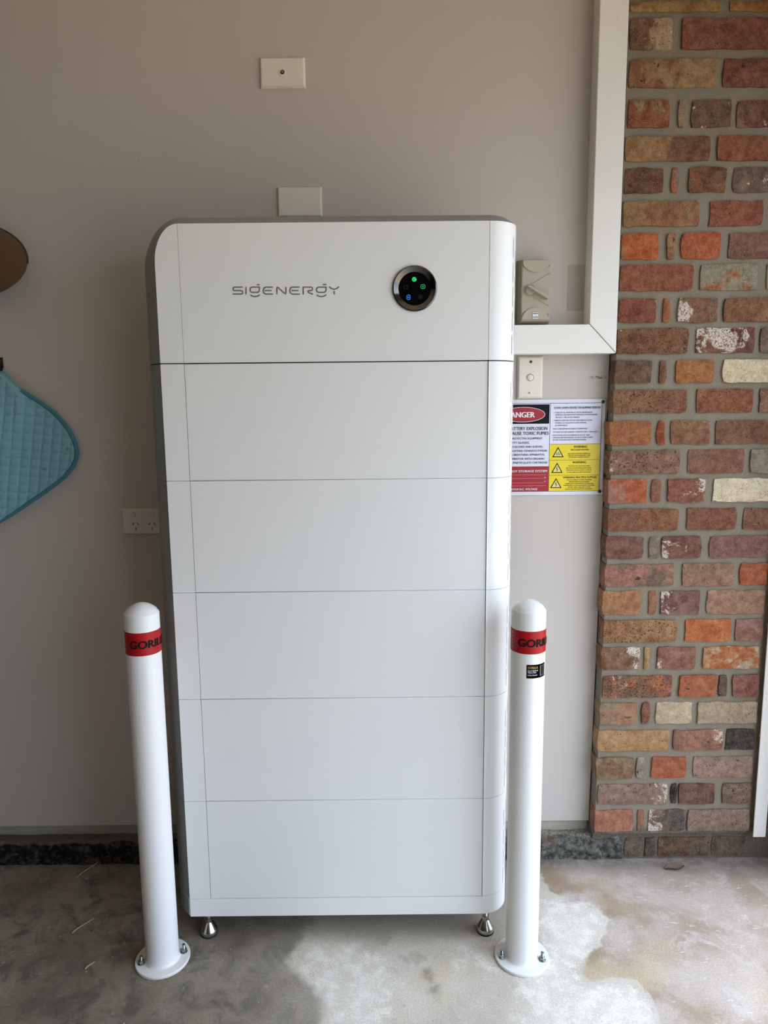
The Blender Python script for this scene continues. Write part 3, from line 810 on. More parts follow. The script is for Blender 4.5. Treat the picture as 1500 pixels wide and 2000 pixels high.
# inverter on top: rounded top left corner, bevelled top edge
def off_top(d):
    P = [(0, 0), (.008, .0065), (.021, .016), (.032, .0205), (.04, .021)]
    if d >= .04: return .021
    for (a, b), (c, e) in zip(P, P[1:]):
        if d <= c: return b + (e - b) * (d - a) / (c - a)
def off_left(y):
    for (x0_, y0_), (x1_, y1_) in zip(LEFT, LEFT[1:]):
        if y <= y1_: return -(x0_ + (x1_ - x0_) * (y - y0_) / (y1_ - y0_))
    return .055
ysam = [0, .0035, .008, .0145, .022, .03, .04, .052, .066, .081, .105, .14, DEP]
NZ, NCRN, NT_, NR = 4, 14, 6, 12
loops = []
for y in ysam:
    ol, ot = off_left(y), off_top(y)
    xr = XR + math.sqrt(max(0, RAD ** 2 - max(0, RAD - y) ** 2))
    cx, cz = XM, 1.696
    rx, rz = cx + ol, (ZC - cz) + ot
    L = [(-ol, ZI + .0016 + (cz - ZI - .0016) * i / NZ) for i in range(NZ)]
    L += [(cx - rx * math.cos(math.pi / 2 * i / NCRN), cz + rz * math.sin(math.pi / 2 * i / NCRN)) for i in range(NCRN + 1)]
    xi = max(XR - .05, cx)
    L += [(cx + (xi - cx) * i / NT_, ZC + ot) for i in range(1, NT_ + 1)]
    for i in range(1, NR + 1):
        x = xi + (xr - xi) * math.sin(math.pi / 2 * i / NR)
        d = y
        if x > XR and y < RAD:
            d = RAD - math.hypot(x - XR, RAD - y)
        elif x > XR:
            d = XR + RAD - x
        L.append((x, ZC + off_top(max(0, min(d, y)))))
    ztop = L[-1][1]
    L += [(xr, ztop + (ZI + .0016 - ztop) * i / NZ) for i in range(1, NZ + 1)]
    loops.append([(x, y, z) for x, z in L])
nl = len(loops[0])
def loft(name, sel, faces_extra=()):
    V = [p for L in loops for p in L]
    F = [(k * nl + j, (k + 1) * nl + j, (k + 1) * nl + j + 1, k * nl + j + 1) for k in range(len(loops) - 1) for j in range(nl - 1) if sel(k, j)]
    F += list(faces_extra)
    used = sorted({i for f in F for i in f})
    mp = {u: i for i, u in enumerate(used)}
    return pyd(name, [V[u] for u in used], [tuple(mp[i] for i in f) for f in F], True, 24)
jr = NZ + NCRN + 1 + NT_ + NR - 1                               # from here on the loops run down the right side
last = (len(loops) - 1) * nl
inv = add('inverter_module', solid('inverter_module', inset(PLAN, .012), ZI, 1.70), M['joint'], cab)
add('seam_shade', solid('seam_shade', inset(PLAN, .0016), ZI - .0012, ZI + .0017), M['core'], inv)  # thin dark slab added to stand in for shade in the seam
add('front_backing', box('front_backing', .004, .75, .0035, .0125, ZI + .002, 1.70), M['joint'], inv)
add('side_cover', loft('side_cover', lambda k, j: j < jr, [tuple(last + j for j in range(nl))]), M['grey_coat'], inv)
add('corner_cover', loft('corner_cover', lambda k, j: j >= jr), M['white'], inv)
zb = ZI + .0016
corner = [(x, z) for x, _, z in loops[0][:NZ + NCRN + 1]]
strip = [(min(x, XM - .0008), z) for x, z in corner] + [(XM - .0008, zb)]
add('end_strip', prism('end_strip', strip, 0.0, .004), M['white'], inv)
add('front_panel', box('front_panel', XM, XR - .0008, 0.0, .004, zb, ZC), M['white'], inv)
cc = []
for i in range(15):
    a = math.pi / 2 * i / 14
    cc.append((XR + RAD * math.sin(a), RAD - RAD * math.cos(a)))
add('corner_front', shell('corner_front', [(XR, -.0001)] + [(x + .0002 * math.sin(math.pi / 2 * i / 14), y - .0003 * math.cos(math.pi / 2 * i / 14)) for i, (x, y) in enumerate(cc)], zb, ZC - .0004, .003), M['white'], inv)
bm = bmesh.new()
for ang, off in ((57, 0.0), (67, .028), (76, .012)):
    ang = math.radians(ang)
    cx, cy = XR + RAD * math.sin(ang), RAD - RAD * math.cos(ang)
    z = zb + .014 + off
    while z + .044 < ZC - .02:
        vs = [bm.verts.new((cx + math.cos(ang) * du + math.sin(ang) * .0012, cy + math.sin(ang) * du - math.cos(ang) * .0012, z + dz)) for du in (-.0011, .0011) for dz in (0, .044)]
        bm.faces.new((vs[0], vs[2], vs[3], vs[1]))
        z += .054
add('vent_slits', bm_mesh('vent_slits', bm), M['slit'], inv)
bm = bmesh.new()
for pl in LOGO:
    bm_stroke(bm, pl, .0026, -.0006, .0005)
add('logo', bm_mesh('logo', bm), M['logo'], inv)
DX, DZ = .5832, 1.636
add('display_bezel', lathe('display_bezel', [(.0505, 0), (.0505, .0035), (.0495, .0055), (.0475, .006), (.0375, -.0005 + .0025), (.0365, .0012), (.0365, -.003), (.0505, -.003)], 72, 'Y', (DX, 0, DZ)), M['chrome'], inv)
add('display_glass', lathe('display_glass', [(.0368, .0), (.0366, .0014), (0, .0014)], 64, 'Y', (DX, 0, DZ)), M['glass'], inv)
def ring_icon(name, cx, cz, w, h, mat, core):
    bm = bmesh.new()
    r = min(w, h) * .3
    pts = []
    for (sx, sz, a0) in ((1, 1, 0), (-1, 1, 90), (-1, -1, 180), (1, -1, 270)):
        for k in range(4):
            a = math.radians(a0 + k * 30)
            pts.append((cx + sx * (w / 2 - r) + r * math.cos(a), cz + sz * (h / 2 - r) + r * math.sin(a)))
    pts.append(pts[0])
    bm_stroke(bm, pts, .0011, -.0017, -.0012)
    if core:
        bm_lathe(bm, [(.0016, .0016), (0, .0017)], 12, 'Y', (cx, 0, cz))
    add(name, bm_mesh(name, bm), mat, inv)
add('status_light', lathe('status_light', [(.0052, .0015), (.0046, .0019), (0, .0019)], 28, 'Y', (.5822, 0, 1.6562)), M['led_green'], inv)
ring_icon('grid_icon', .6018, 1.6402, .0092, .0085, M['led_icon'], True)
ring_icon('battery_icon', .5692, 1.6172, .0074, .0096, M['led_blue'], True)
ring_icon('unlit_icon', .5632, 1.639, .008, .008, M['led_dim'], False)
ring_icon('unlit_icon', .596, 1.6178, .0076, .0086, M['led_dim'], True)

for fx_, fy_ in ((.037, .034), (.766, .032), (.037, .215), (.766, .215)):
    ft = add('leveling_foot', lathe('leveling_foot', [(.0, .003), (.0215, .003), (.0222, .006), (.0222, .013), (.020, .0165), (.0105, .034), (.0088, .036), (0, .036)], 36, 'Z', (fx_, fy_, 0)), M['steel'], cab)
    add('rubber_pad', lathe('rubber_pad', [(0, 0), (.0222, 0), (.0228, .002), (.0222, .0045), (0, .0045)], 32, 'Z', (fx_, fy_, 0)), M['rubber'], ft)
    add('hex_nut', lathe('hex_nut', [(0, .036), (.0098, .036), (.0098, .046), (0, .046)], 6, 'Z', (fx_, fy_, 0), None, .3), M['steel'], ft)
    prof = [(0, .046)]
    z = .046
    while z < .0745:
        prof += [(.0052, z), (.0044, z + .0009)]
        z += .0018
    prof.append((0, .0752))
    add('stud', lathe('stud', prof, 16, 'Z', (fx_, fy_, 0), 30), M['steel'], ft)

# ------------------------------------------------------------------ bollards
def bollard(x, y, label, turn, tape_z, bolts):
    b = thing('bollard', label, 'bollard', (x, y, 0), 'steel bollards guarding the battery')
    R = .0400
    add('base_plate', lathe('base_plate', [(0, 0), (.0655, 0), (.0668, .0015), (.0668, .0068), (.0655, .008), (.044, .008), (0, .008)], 72), M['boll'], b)
    prof = [(.0455, .008), (.0425, .0095), (.0408, .0125), (R, .017), (R, .902)]
    prof += [(R - .0004, .9035), (R - .0014, .9052), (R - .0030, .9066)]
    for q in (.85, .72, .58, .44, .3, .15, 0):
        prof.append((R * q, .9062 + .0215 * (1 - q * q)))
    add('pole', lathe('pole', prof, 72, smooth=60), M['boll'], b)
    t0, t1 = tape_z
    tp = add('reflective_tape', lathe('reflective_tape', [(R, t0), (R + .0006, t0 + .0003), (R + .0006, t1 - .0003), (R, t1)], 72), M['red_tape'], b)
    zc = (t0 + t1) / 2
    text_block('lettering', [('GORILLA', turn * R + dx, zc - .0090 + dz, .0176, .108, 'L', .006, .05) for dx, dz in ((0, 0), (.0008, .0003), (.0016, 0), (.0004, -.0004))], 0, M['black'], tp, R + .0010)
    for ang in bolts:
        a = math.radians(ang)
        px, py = .0515 * math.cos(a), .0515 * math.sin(a)
        prof = [(0, .020)]
        z = .016
        while z < .0275:
            prof += [(.0042, z), (.0036, z + .0009)]
            z += .0018
        prof += [(.0038, .029), (0, .030)]
        bo = add('anchor_bolt', lathe('anchor_bolt', prof, 14, 'Z', (px, py, 0), 30), M['zinc'], b)
        add('washer', lathe('washer', [(0, .008), (.0088, .008), (.0088, .0098), (0, .0098)], 24, 'Z', (px, py, 0)), M['zinc'], bo)
        add('hex_nut', lathe('hex_nut', [(0, .0098), (.0072, .0098), (.0072, .0165), (.0062, .0172), (0, .0172)], 6, 'Z', (px, py, 0), None, a), M['zinc'], bo)
    return b, R

bl, R = bollard(-.059, -.056, 'white bollard with red tape, standing at the dark left side of the battery cabinet', math.radians(-27), (.811, .866), (205, 18, 110))
brt, R = bollard(.8440, -.060, 'white bollard with red tape and small black sticker, right of the battery cabinet', math.radians(-46), (.808, .862), (190, 338, 84))

def patch_on_pole(name, r, a0, a1, z0, z1, mat, par, thick=.0004):
    n = 14
    V, F = [], []
    for k in range(n + 1):
        a = a0 + (a1 - a0) * k / n
        for rad, z in ((r, z0), (r, z1), (r + thick, z0), (r + thick, z1)):
            V.append((rad * math.sin(a), -rad * math.cos(a), z))
    for k in range(n):
        i, j = 4 * k, 4 * k + 4
        F += [(i + 2, j + 2, j + 3, i + 3), (i, i + 2, i + 3, i + 1), (i + 1, i + 3, j + 3, j + 1), (i, j, j + 2, i + 2)]
    return add(name, pyd(name, V, F, True, 30), mat, par)
stk = patch_on_pole('product_sticker', R, math.radians(-15), math.radians(60), .7505, .7830, M['black'], brt)
text_block('gold_lettering', [('GORILLA', math.radians(-11) * R, .7735, .0058, .024, 'L', .012, 0)], 0, M['gold'], stk, R + .0008)
text_block('white_lettering', [('Fixed Bollard', math.radians(-11) * R, .7675, .0036, .024, 'L', .01, 0), ('900mm x 76mm', math.radians(-11) * R, .7630, .0036, .0195, 'L', .01, 0),
                               ('Surface Mounted', math.radians(-11) * R, .7570, .0036, .022, 'L', .01, 0)], 0, M['white_print'], stk, R + .0008)
bar = patch_on_pole('barcode', R + .0005, math.radians(33), math.radians(56), .7545, .7795, M['white_print'], stk, .0002)
bm = bmesh.new()
a = 36.0
random.seed(3)
while a < 53:
    wd = random.choice((.6, .9, 1.3))
    p0, p1 = math.radians(a), math.radians(a + wd)
    rr_ = R + .0010
    vs = [bm.verts.new((rr_ * math.sin(q), -rr_ * math.cos(q), z)) for q in (p0, p1) for z in (.757, .7785)]
    bm.faces.new((vs[0], vs[2], vs[3], vs[1]))
    a += wd + random.choice((.6, .9))
o = add('barcode_bars', bm_mesh('barcode_bars', bm), M['black'], stk)
tape_right = [c for c in brt.children if c.name.startswith('reflective_tape')][0]
bm = bmesh.new()
for k in range(5):
    z = .816 + k * .0088
    for dz0, dz1, da0, da1 in ((0, .0014, 0, 5), (.0014, .005, 0, 1.6), (.0036, .005, 1.6, 5)):
        p0, p1 = math.radians(-76 + da0), math.radians(-76 + da1)
        rr_ = R + .0010
        vs = [bm.verts.new((rr_ * math.sin(q), -rr_ * math.cos(q), z + dz)) for q in (p0, p1) for dz in (dz0, dz1)]
        bm.faces.new((vs[0], vs[2], vs[3], vs[1]))
add('edge_marks', bm_mesh('edge_marks', bm), M['pale_print'], tape_right)

# ------------------------------------------------------------------ cable duct on the wall
DY = .30
duct = thing('cable_duct', 'white plastic cable duct running down beside the bricks and turning along behind the cabinet', 'duct', (1.1, WY, 1.5))
def dprism(name, poly):
    return prism(name, [(x - 1.1, z - 1.5) for x, z in poly], DY - WY, -.0005, .0012)
X0, X1, ZT, ZL = 1.066, 1.1395, 1.5855, 1.509
g_ = .0007
up = add('upright_length', dprism('upright_length', [(X0, ZT + .0018), (X1, ZL + .0012), (X1, 2.74), (X0, 2.74)]), M['duct'], duct)
lv = add('level_length', dprism('level_length', [(.62, ZL), (X1 - .001, ZL), (X0 - .0006, ZT - .0002), (.62, ZT)]), M['duct'], duct)
struct(add('trim_2', box('trim_2', 1.018, 1.0645, WY - .0006, WY + .001, 1.628, 1.75), M['wall_patch']))

# ------------------------------------------------------------------ plates and switches on the wall
def plate_mesh(name, w, h, t, bev):
    """Bevelled wall plate, centred, front at -t."""
    bm = bmesh.new()
    out_ = [(-w / 2, 0, -h / 2), (w / 2, 0, -h / 2), (w / 2, 0, h / 2), (-w / 2, 0, h / 2)]
    vb = [bm.verts.new(p) for p in out_]
    vm = [bm.verts.new((x, -t * .45, z)) for x, _, z in out_]
    vf = [bm.verts.new((x - math.copysign(bev, x), -t, z - math.copysign(bev, z))) for x, _, z in out_]
    bm.faces.new(vf)
    bm.faces.new(vb[::-1])
    for A, B in ((vb, vm), (vm, vf)):
        for i in range(4):
            bm.faces.new((A[i], A[(i + 1) % 4], B[(i + 1) % 4], B[i]))
    bmesh.ops.bevel(bm, geom=[e for e in bm.edges if all(v in vm + vf for v in e.verts)], offset=.0009, segments=2, affect='EDGES')
    return bm_mesh(name, bm, 30)

def screw_at(par, x, y, z, r=.0035, name='screw', mat=None):
    bm = bmesh.new()
    bm_lathe(bm, [(r, 0), (r, .0008), (r * .7, .0013), (0, .0014)], 20, 'Y', (x, y, z))
    s = add(name, bm_mesh(name, bm, 40), mat or M['screw'], par)
    bm = bmesh.new()
    bm_box(bm, x - r * .65, x + r * .65, y - .0016, y - .0012, z - r * .13, z + r * .13)
    bm_box(bm, x - r * .13, x + r * .13, y - .0016, y - .0012, z - r * .65, z + r * .65)
    add('slot', bm_mesh('slot', bm), M['hole'], s)
    return s

tv = thing('aerial_outlet', 'white wall plate with a round aerial socket, high on the beige wall', 'outlet', (.2545, WY, 2.240))
add('cover_plate', plate_mesh('cover_plate', .118, .075, .009, .004), M['plate'], tv)
add('socket_surround', lathe('socket_surround', [(.0098, .0085), (.0098, .0100), (.0088, .0104), (.0058, .0104), (.0052, .0092)], 32, 'Y'), M['plate'], tv)
add('socket_hole', lathe('socket_hole', [(.0056, .0097), (0, .0097)], 28, 'Y'), M['hole'], tv)
add('socket_pin', lathe('socket_pin', [(.0030, .0097), (.0030, .0118), (.0022, .0122), (.0012, .0122), (.001, .0105), (0, .0105)], 20, 'Y'), M['zinc'], tv)

bp = thing('blank_plate', 'plain blank wall plate half hidden behind the top of the battery cabinet', 'wall plate', (.291, WY, 1.918))
add('cover_plate', plate_mesh('cover_plate', .118, .076, .009, .003), M['plate'], bp)
add('screw_cap', box('screw_cap', -.05, .05, -.0092, -.0085, -.034, -.031), M['plate'], bp)

gp = thing('power_outlet', 'white double power outlet with two switches, low on the wall left of the cabinet', 'outlet', (-.181, WY, 1.0535))
add('cover_plate', plate_mesh('cover_plate', .118, .074, .009, .003), M['plate_white'], gp)
for sx_ in (-.0255, .029):
    bez = add('rocker_switch', lathe('rocker_switch', [(.0072, .0085), (.0072, .0100), (.0062, .0106), (.0058, .0098), (.0052, .0098), (.0048, .0118), (0, .0122)], 28, 'Y', (sx_, 0, .0205)), M['plate_white'], gp)
for cx in (-.0215, .0255):
    for dx, dz, rot in ((-.0068, -.0072, -32), (.0068, -.0072, 32), (0, -.0215, 0)):
        bm = bmesh.new()
        c, s = math.cos(math.radians(rot)), math.sin(math.radians(rot))
        vs = []
        for yy in (-.0092, -.0085):
            for ux, uz in ((-.0011, -.0038), (.0011, -.0038), (.0011, .0038), (-.0011, .0038)):
                vs.append(bm.verts.new((cx + dx + ux * c - uz * s, yy, dz + ux * s + uz * c)))
        bm.faces.new(vs[:4])
        for i in range(4):
            bm.faces.new((vs[i], vs[(i + 1) % 4], vs[4 + (i + 1) % 4], vs[4 + i]))
        add('pin_slot', bm_mesh('pin_slot', bm), M['hole'], gp)

sw = thing('light_switch', 'upright white wall switch with one round button, under the duct and above the danger sign', 'switch', (.9195, WY, 1.448))
add('cover_plate', plate_mesh('cover_plate', .071, .116, .010, .005), M['plate'], sw)
add('push_button', lathe('push_button', [(.0108, .0095), (.0108, .0112), (.0100, .0112), (.0096, .0100), (.0090, .0100), (.0084, .0125), (.0070, .0132), (0, .0134)], 36, 'Y'), M['plate'], sw)
screw_at(sw, .001, -.0099, .043, .0042)
screw_at(sw, -.0015, -.0099, -.042, .0042, mat=M['plate'])

# isolator switch
iso = thing('isolator_switch', 'grey weatherproof isolator switch with slanting lever, standing above the level duct', 'isolator', (.9195, WY, 1.674))
ox, oz = .9195, 1.674
bm = bmesh.new()
def ring_rect(x0, x1, z0, z1, y):
    return [bm.verts.new((x0 - ox, y - WY, z0 - oz)) for x0, z0 in ((x0, z0), (x1, z0), (x1, z1), (x0, z1))]
Rg = [ring_rect(.876, .9655, 1.588, 1.760, .3598), ring_rect(.877, .964, 1.590, 1.758, .336)]
for A, B in zip(Rg, Rg[1:]):
    for i in range(4):
        bm.faces.new((A[i], A[(i + 1) % 4], B[(i + 1) % 4], B[i]))
bm.faces.new(Rg[0][::-1]); bm.faces.new(Rg[1])
bmesh.ops.bevel(bm, geom=[e for e in bm.edges], offset=.0015, segments=2, affect='EDGES')
add('back_box', bm_mesh('back_box', bm, 35), M['iso_dark'], iso)
bm = bmesh.new()
Rg = [ring_rect(.878, .963, 1.591, 1.757, .338), ring_rect(.8795, .9615, 1.5925, 1.756, .318), ring_rect(.883, .9580, 1.597, 1.754, .306)]
for A, B in zip(Rg, Rg[1:]):
    for i in range(4):
        bm.faces.new((A[i], A[(i + 1) % 4], B[(i + 1) % 4], B[i]))
bm.faces.new(Rg[0][::-1]); bm.faces.new(Rg[-1])
bmesh.ops.bevel(bm, geom=[e for e in bm.edges if not all(v in Rg[0] for v in e.verts)], offset=.0016, segments=2, affect='EDGES')
cov = add('cover', bm_mesh('cover', bm, 35), M['iso'], iso)
def loc2(pts): return [(x - ox, z - oz) for x, z in pts]
arc = [(.8850 + .0 + 0 * k, 0) for k in range(0)]
top_arc = [(.920 + .042 * math.cos(math.radians(a_)), 1.764 + .042 * math.sin(math.radians(a_))) for a_ in range(205, 340, 9)]
top_arc = [(min(max(x, .8845), .9565), min(z, 1.7525)) for x, z in top_arc]
add('raised_pad', prism('raised_pad', loc2([(.8845, 1.7525)] + top_arc + [(.9565, 1.7525)]), .3015 - WY, .307 - WY, .0006), M['iso'], cov)
bot_arc = [(.919 + .035 * math.cos(math.radians(a_)), 1.599 + .031 * math.sin(math.radians(a_))) for a_ in range(0, 181, 10)]
add('raised_pad', prism('raised_pad', loc2(bot_arc), .3015 - WY, .307 - WY, .0006), M['iso'], cov)
fan = [(.9060, 1.6900), (.9565, 1.7190), (.9565, 1.6340), (.9130, 1.6600), (.9, 1.668)]
add('sector_pad', prism('sector_pad', loc2(fan), .3040 - WY, .307 - WY, .0005), M['iso'], cov)
kn = add('rotary_knob', lathe('rotary_knob', [(.0150, .0540), (.0150, .0585), (.0142, .0592), (.0132, .0585), (.0128, .0575), (.0124, .0600), (.0110, .0612), (0, .0614)], 40, 'Y', (.9055 - ox, 0, 1.6755 - oz)), M['iso'], iso)
lever = [(.8950, 1.6850), (.8985, 1.6890), (.9545, 1.6575), (.9540, 1.6540), (.9500, 1.6515)]
add('lever', prism('lever', loc2([(.8940, 1.6830), (.8965, 1.6868), (.9520, 1.6560), (.9512, 1.6515), (.9485, 1.6500)]), .282 - WY, .3005 - WY, .0008), M['iso'], kn)
for sx_, sz_ in ((.8905, 1.7385), (.9525, 1.7385), (.8885, 1.6105), (.9530, 1.6105)):
    bm = bmesh.new()
    bm_lathe(bm, [(.0042, .0555), (.0042, .0568), (.0034, .0572), (.0030, .0562), (0, .0562)], 20, 'Y', (sx_ - ox, 0, sz_ - oz))
    add('screw_recess', bm_mesh('screw_recess', bm, 40), M['iso_dark'], cov)
tg = add('paper_tag', box('paper_tag', .9125 - ox, .9275 - ox, .2998 - WY, .3016 - WY, 1.6020 - oz, 1.6180 - oz, .0004, 1), M['white_print'], iso)
text_block('lettering', [('INVERTER', .92 - ox, 1.6135 - oz, .0026, .0125, 'C', .04, 0), ('1', .92 - ox, 1.6090 - oz, .0024, None, 'C', .04, 0), ('ISOLATOR', .92 - ox, 1.6040 - oz, .0026, .0125, 'C', .04, 0)], .2996 - WY, M['black'], tg)

# ------------------------------------------------------------------ the danger sign
SX, SZ = .822, 1.117
SYF = WY - .004
sign = thing('danger_sign', 'battery explosion danger sign with red, white and yellow panels, fixed to the wall', 'sign', (SX, WY, SZ))
add('sign_board', box('sign_board', 0, 1.1345 - SX, -.0035, -.0005, 0, 1.388 - SZ, .0008, 1), M['sign'], sign)
def panel(name, x0, x1, z0, z1, lay, mat, par=sign):
    return add(name, box(name, x0 - SX, x1 - SX, -.0035 - .0003 * lay, -.0034, z0 - SZ, z1 - SZ), mat, par)
panel('white_panel', .832, 1.1235, 1.1285, 1.3765, 1, M['sign_white'])
panel('black_header', .833, .9768, 1.320, 1.3738, 2, M['black'])
panel('red_panel', .833, .9785, 1.1285, 1.1998, 2, M['sign_red'])
panel('yellow_panel', .9797, 1.1226, 1.2175, 1.2618, 2, M['sign_yellow'])
panel('yellow_panel', .9797, 1.1226, 1.1743, 1.2170, 2, M['sign_yellow'])
panel('yellow_panel', .9797, 1.1226, 1.1288, 1.1738, 2, M['sign_yellow'])
def oval(name, cx, cz, rx, rz, lay, mat):
    add(name, prism(name, [(cx - SX + rx * math.cos(2 * math.pi * k / 56), cz - SZ + rz * math.sin(2 * math.pi * k / 56)) for k in range(56)], -.0035 - .0003 * lay, -.0034), mat, sign)
oval('white_oval', .9025, 1.3458, .0625, .0212, 3, M['sign_white'])
oval('red_oval', .9025, 1.3458, .0610, .0198, 4, M['sign_red'])
bm = bmesh.new()
for pts, w_ in ((((.9793, 1.1285), (.9793, 1.3765)), .0007), (((.832, 1.3765), (1.1237, 1.3765)), .0009), (((1.1237, 1.1285), (1.1237, 1.3765)), .0009), (((.9797, 1.262), (1.1235, 1.262)), .0007),
                (((.9797, 1.2172), (1.1226, 1.2172)), .0006), (((.9797, 1.174), (1.1226, 1.174)), .0006), (((.832, 1.1283), (1.1237, 1.1283)), .0007)):
    bm_stroke(bm, [(x - SX, z - SZ) for x, z in pts], w_, -.0045, -.0034)
add('rule_lines', bm_mesh('rule_lines', bm), M['black'], sign)
bm = bmesh.new()
for z, xe in ((1.1760, .972), (1.1655, .965), (1.1530, .965), (1.1445, .972)):
    bm_stroke(bm, [(0.838 - SX, z - SZ), (xe - SX, z - SZ)], .0005, -.0045, -.0034)
add('white_rules', bm_mesh('white_rules', bm), M['pale_print'], sign)
for cx, ct in ((1.0038, 1.2520), (1.0022, 1.2075), (1.0002, 1.1640)):
    bm = bmesh.new()
    hw, hh = .0142, .0255
    bm_stroke(bm, [(cx - SX, ct - SZ), (cx - hw - SX, ct - hh - SZ), (cx + hw - SX, ct - hh - SZ), (cx - SX, ct - SZ)], .0022, -.0048, -.0034)
    if ct > 1.24:
        for dx in (-.0032, .0005, .0042):
            bm_stroke(bm, [(cx + dx - SX, ct - .011 - abs(dx) - SZ), (cx + dx * 1.2 - SX, ct - .021 - SZ)], .0012, -.0048, -.0034)
    else:
        bm_stroke(bm, [(cx + .0012 - SX, ct - .009 - SZ), (cx - .0022 - SX, ct - .0155 - SZ), (cx + .0018 - SX, ct - .0158 - SZ), (cx - .001 - SX, ct - .0225 - SZ)], .0014, -.0048, -.0034)
    ir = add('hazard_triangle', bm_mesh('hazard_triangle', bm), M['black'], sign)
    add('triangle_fill', prism('triangle_fill', [(cx - SX, ct - .0014 - SZ), (cx + hw - .0012 - SX, ct - hh + .0006 - SZ), (cx - hw + .0012 - SX, ct - hh + .0006 - SZ)], -.0043, -.0034), M['sign_pale'], ir)
def T(body, x, z, cap, w, al='C', bold=.010): return (body, x - SX, z - SZ, cap, w, al, bold, 0)
text_block('danger_lettering', [T('DANGER', .934, 1.3380, .0152, .081, 'R', .03), T('ENERGY STORAGE SYSTEM', .9735, 1.1835, .0064, .121, 'R', .02), T('CURRENT:', 0.838, 1.1660, .004, .026, 'L', .01), T('A', .9700, 1.1660, .0042, None, 'R', .02),
                                T('VOLTAGE:', 0.838, 1.1540, .004, .026, 'L', .01), T('V', .9700, 1.1545, .0042, None, 'R', .02), T('HAZARDOUS D.C. VOLTAGE', .9470, 1.1320, .0058, .0995, 'R', .02)], -.0049, M['white_print'], sign, None, True)
text_block('hazard_lettering', [T('BATTERY EXPLOSION', .9716, 1.3025, .0092, .108, 'R', .012), T('CAN CAUSE TOXIC FUMES', .9755, 1.2890, .0092, .139, 'R', .012),
                                T('PROTECTIVE EQUIPMENT', .9585, 1.2765, .0054, .088, 'R'), T('SAFETY GLASSES,', .9220, 1.2645, .0054, .062, 'R'), T('8MM GLOVES AND SLEEVES,', .9605, 1.2530, .0054, .100, 'R'),
                                T('FIREFIGHTING GEAR/FOOTWEAR,', .9740, 1.2415, .0054, .119, 'R'), T('AND BREATHING APPARATUS,', .9660, 1.2305, .0054, .107, 'R'), T('RESPIRATOR WITH ORGANIC', .9665, 1.2190, .0054, .103, 'R'),
                                T('GAS /PARTICULATE CARTRIDGE', .9740, 1.2080, .0054, .115, 'R')], -.0045, M['black'], sign, None, True)
s_ = [('TO SHUT DOWN / RESTART THE EQUIPMENT INVERTER', .9890, 1.3625, .0044, .130), ('1. TURN OFF ALL INVERTER AC ISOLATORS/BREAKERS', .9890, 1.3490, .0034, .108), ('INVERTER IN OR MAIN SWITCH INVERTER IS IN SWITCHBOARD', .9935, 1.3425, .0034, .118),
      ('OR WAIT 1 MIN AFTER OPENING', .9935, 1.3355, .0034, .068), ('2. REMOVE INVERTER TOP LEFT SIDE SERVICE ACCESS', .9885, 1.3270, .0034, .109), ('ITS DIRECT DC ISOLATOR TO OFF POSITION,', .9930, 1.3200, .0034, .089), ('AS APPROPRIATE', .9930, 1.3130, .0034, .036),
      ('WAIT 15 MIN BEFORE ACCESSING CONNECTIONS', .9875, 1.3035, .0034, .097), ('TO TURN ON THE INVERTER COMPLETE STEP 2, THEN STEP 1', .9875, 1.2945, .0034, .127), ('HOLD THE RED BUTTON INVERTER AC ISO OUT THEN', .9875, 1.2855, .0034, .104),
      ('5 SECONDS BEFORE INVERTER TOP LEFT COVER TO RESET', .9875, 1.2790, .0034, .114), ('OR WAIT FOR BLACK START AFTER MAINS RETURNS', .9875, 1.2725, .0034, .095)]
text_block('instruction_lettering', [T(b_, x, z, c_, w_, 'L', .015 if k == 0 else .006) for k, (b_, x, z, c_, w_) in enumerate(s_)], -.0045, M['black'], sign, None, True)
bm = bmesh.new()
bm_stroke(bm, [(.989 - SX, 1.3612 - SZ), (1.119 - SX, 1.3612 - SZ)], .0006, -.0045, -.0034)
add('underline', bm_mesh('underline', bm), M['black'], sign)
wx = 1.0665
